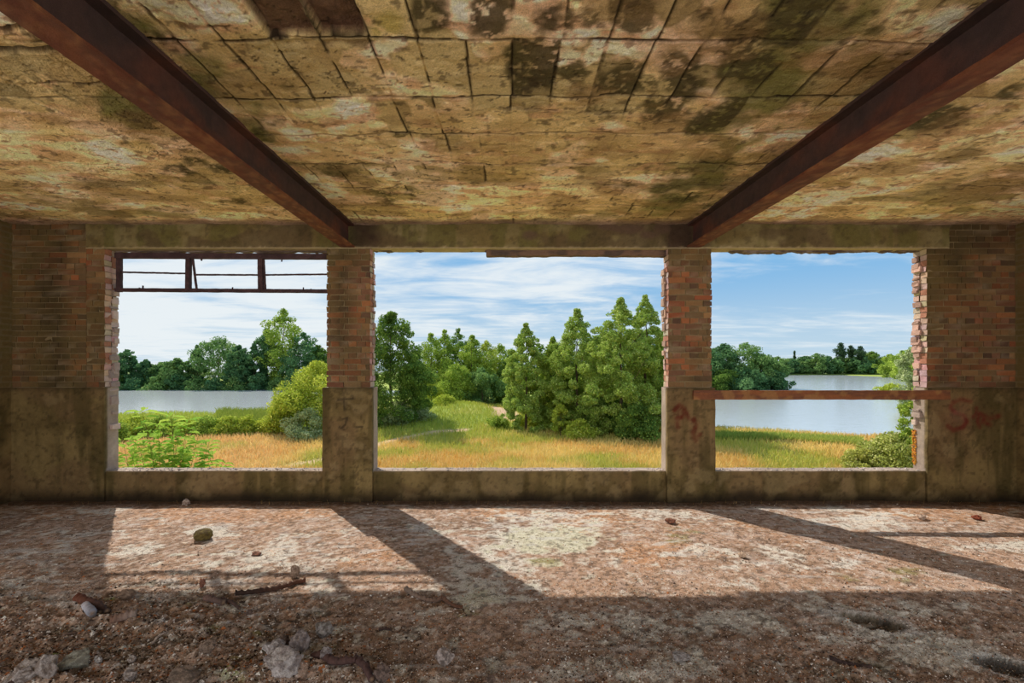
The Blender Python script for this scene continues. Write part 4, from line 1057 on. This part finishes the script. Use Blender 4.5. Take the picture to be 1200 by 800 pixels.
gr = mix(lin((.74,.76,.32)), lin((.60,.67,.28)), k)
leftw = sm(380, 300, 602+Xg*F/Yg)
st = mix(st, lin((.92,.76,.56)), leftw*.5)
blades('field_grass', Xg, Yg, .34, .022, mix(st, gr, g), 6, 'dry golden and green grass covering the field outside the windows', 'grass')
N = 9000
px_ = rng.uniform(815, 1010, N); py_ = np.interp(px_, [815, 870, 930, 1010], [523, 524, 526, 532]) - rng.uniform(0, 7, N)
Yr = (EYE+3.3)*F/(py_-430); Xr = (px_-602)*Yr/F
k = rng.uniform(0, 1, N); cr = mix(lin((.52,.62,.28)), lin((.72,.74,.36)), k*.5 + .5*sm(860, 960, px_))
blades('shore_reeds', Xr, Yr, .45, .03, cr, 8, 'tall green reeds along the near shore of the right lake', 'reeds')
N = 9000
px_ = rng.uniform(255, 345, N); Yr = rng.uniform(34, 46, N); Xr = (px_-602)*Yr/F
k = rng.uniform(0, 1, N); blades('shore_reeds', Xr, Yr, .8, .03, mix(lin((.50,.58,.22)), lin((.66,.68,.32)), k), 9, 'pale green reeds behind the hedge on the left lake shore', 'reeds')

# the young leafy plant just outside the left opening: long arching stems with paired pointed leaves
def sapling():
    rg = random.Random(21); Y0 = 7.6
    root = tag(empty('leafy_sapling', (at(195, Y0), Y0, float(ground_z(np.array([at(195, Y0)]), np.array([Y0]))[0]))), 'bright green leafy sapling rising just outside the left opening above its sill', 'plant')
    ox, oy, oz = root.location
    stems = MB(); lv = MB()
    tips = [(150,523),(166,480),(158,506),(185,497),(200,486),(213,498),(222,489),(232,512),(246,515),(205,522),(176,524),(262,538),(190,535),(145,535),(232,532),(214,535),(143,512),(172,508),(218,512),(250,530)]
    for (tx, ty) in tips:
        Yt = Y0 + rg.uniform(-.45, .45); end = np.array([at(tx, Yt)-ox, Yt-oy, wz(ty, Yt)-oz]); st_ = np.array([rg.uniform(-.25, .25), rg.uniform(-.2, .2), 0])
        mid = (st_+end)/2 + np.array([-.15*np.sign(end[0]), 0, .25]); seg = 16; pts = []
        for i in range(seg+1):
            t = i/seg; pts.append((1-t)**2*st_ + 2*t*(1-t)*mid + t*t*end)
        S = 5; v = []
        for i, p in enumerate(pts):
            r_ = .011*(1-i/seg)+.002
            for j in range(S): v.append(p + r_*np.array([math.cos(j*6.283/S), math.sin(j*6.283/S), 0]))
        stems.add(v, [[i*S+j, i*S+(j+1) % S, (i+1)*S+(j+1) % S, (i+1)*S+j] for i in range(seg) for j in range(S)], None, lin((.46,.34,.26)))
        L_ = end[2]; node = 0; h = L_ - 1.3
        while h < L_ + .0:
            t = min(1, h/L_); p = (1-t)**2*st_ + 2*t*(1-t)*mid + t*t*end; ax = rg.uniform(0, 3.14) if node % 2 else rg.uniform(0, 3.14)
            for sgn in ((0, math.pi) if h < L_-.05 else (0, 1.6, 3.1, 4.7)):
                a = ax + sgn + rg.uniform(-.3, .3); d = np.array([math.cos(a), math.sin(a), rg.uniform(-.12, .45)]); d /= np.linalg.norm(d)
                ln = rg.uniform(.15, .25); s_ = np.cross(d, [0, 0, 1.]); s_ /= np.linalg.norm(s_); wv = ln*rg.uniform(.19, .26)
                up = np.cross(s_, d)*ln*.12
                q = p + d*.02; vv = [q, q+d*ln*.35+s_*wv+up, q+d*ln*.35-up*.2, q+d*ln*.35-s_*wv+up, q+d*ln*.75+s_*wv*.6+up*.4, q+d*ln*.75-up*.6, q+d*ln*.75-s_*wv*.6+up*.4, q+d*ln-up*2.2]
                gk = rg.random(); c = lin((.54+.20*gk, .72+.10*gk, .30+.08*gk))
                lv.add(vv, [[1,4,5,2],[2,5,6,3]], [[0,1,2],[0,2,3],[4,7,5],[5,7,6]], c)
            h += rg.uniform(.07, .11); node += 1
    stems.build('stems', M_wood, root); lv.build('leaves', M_leaf, root)
sapling()
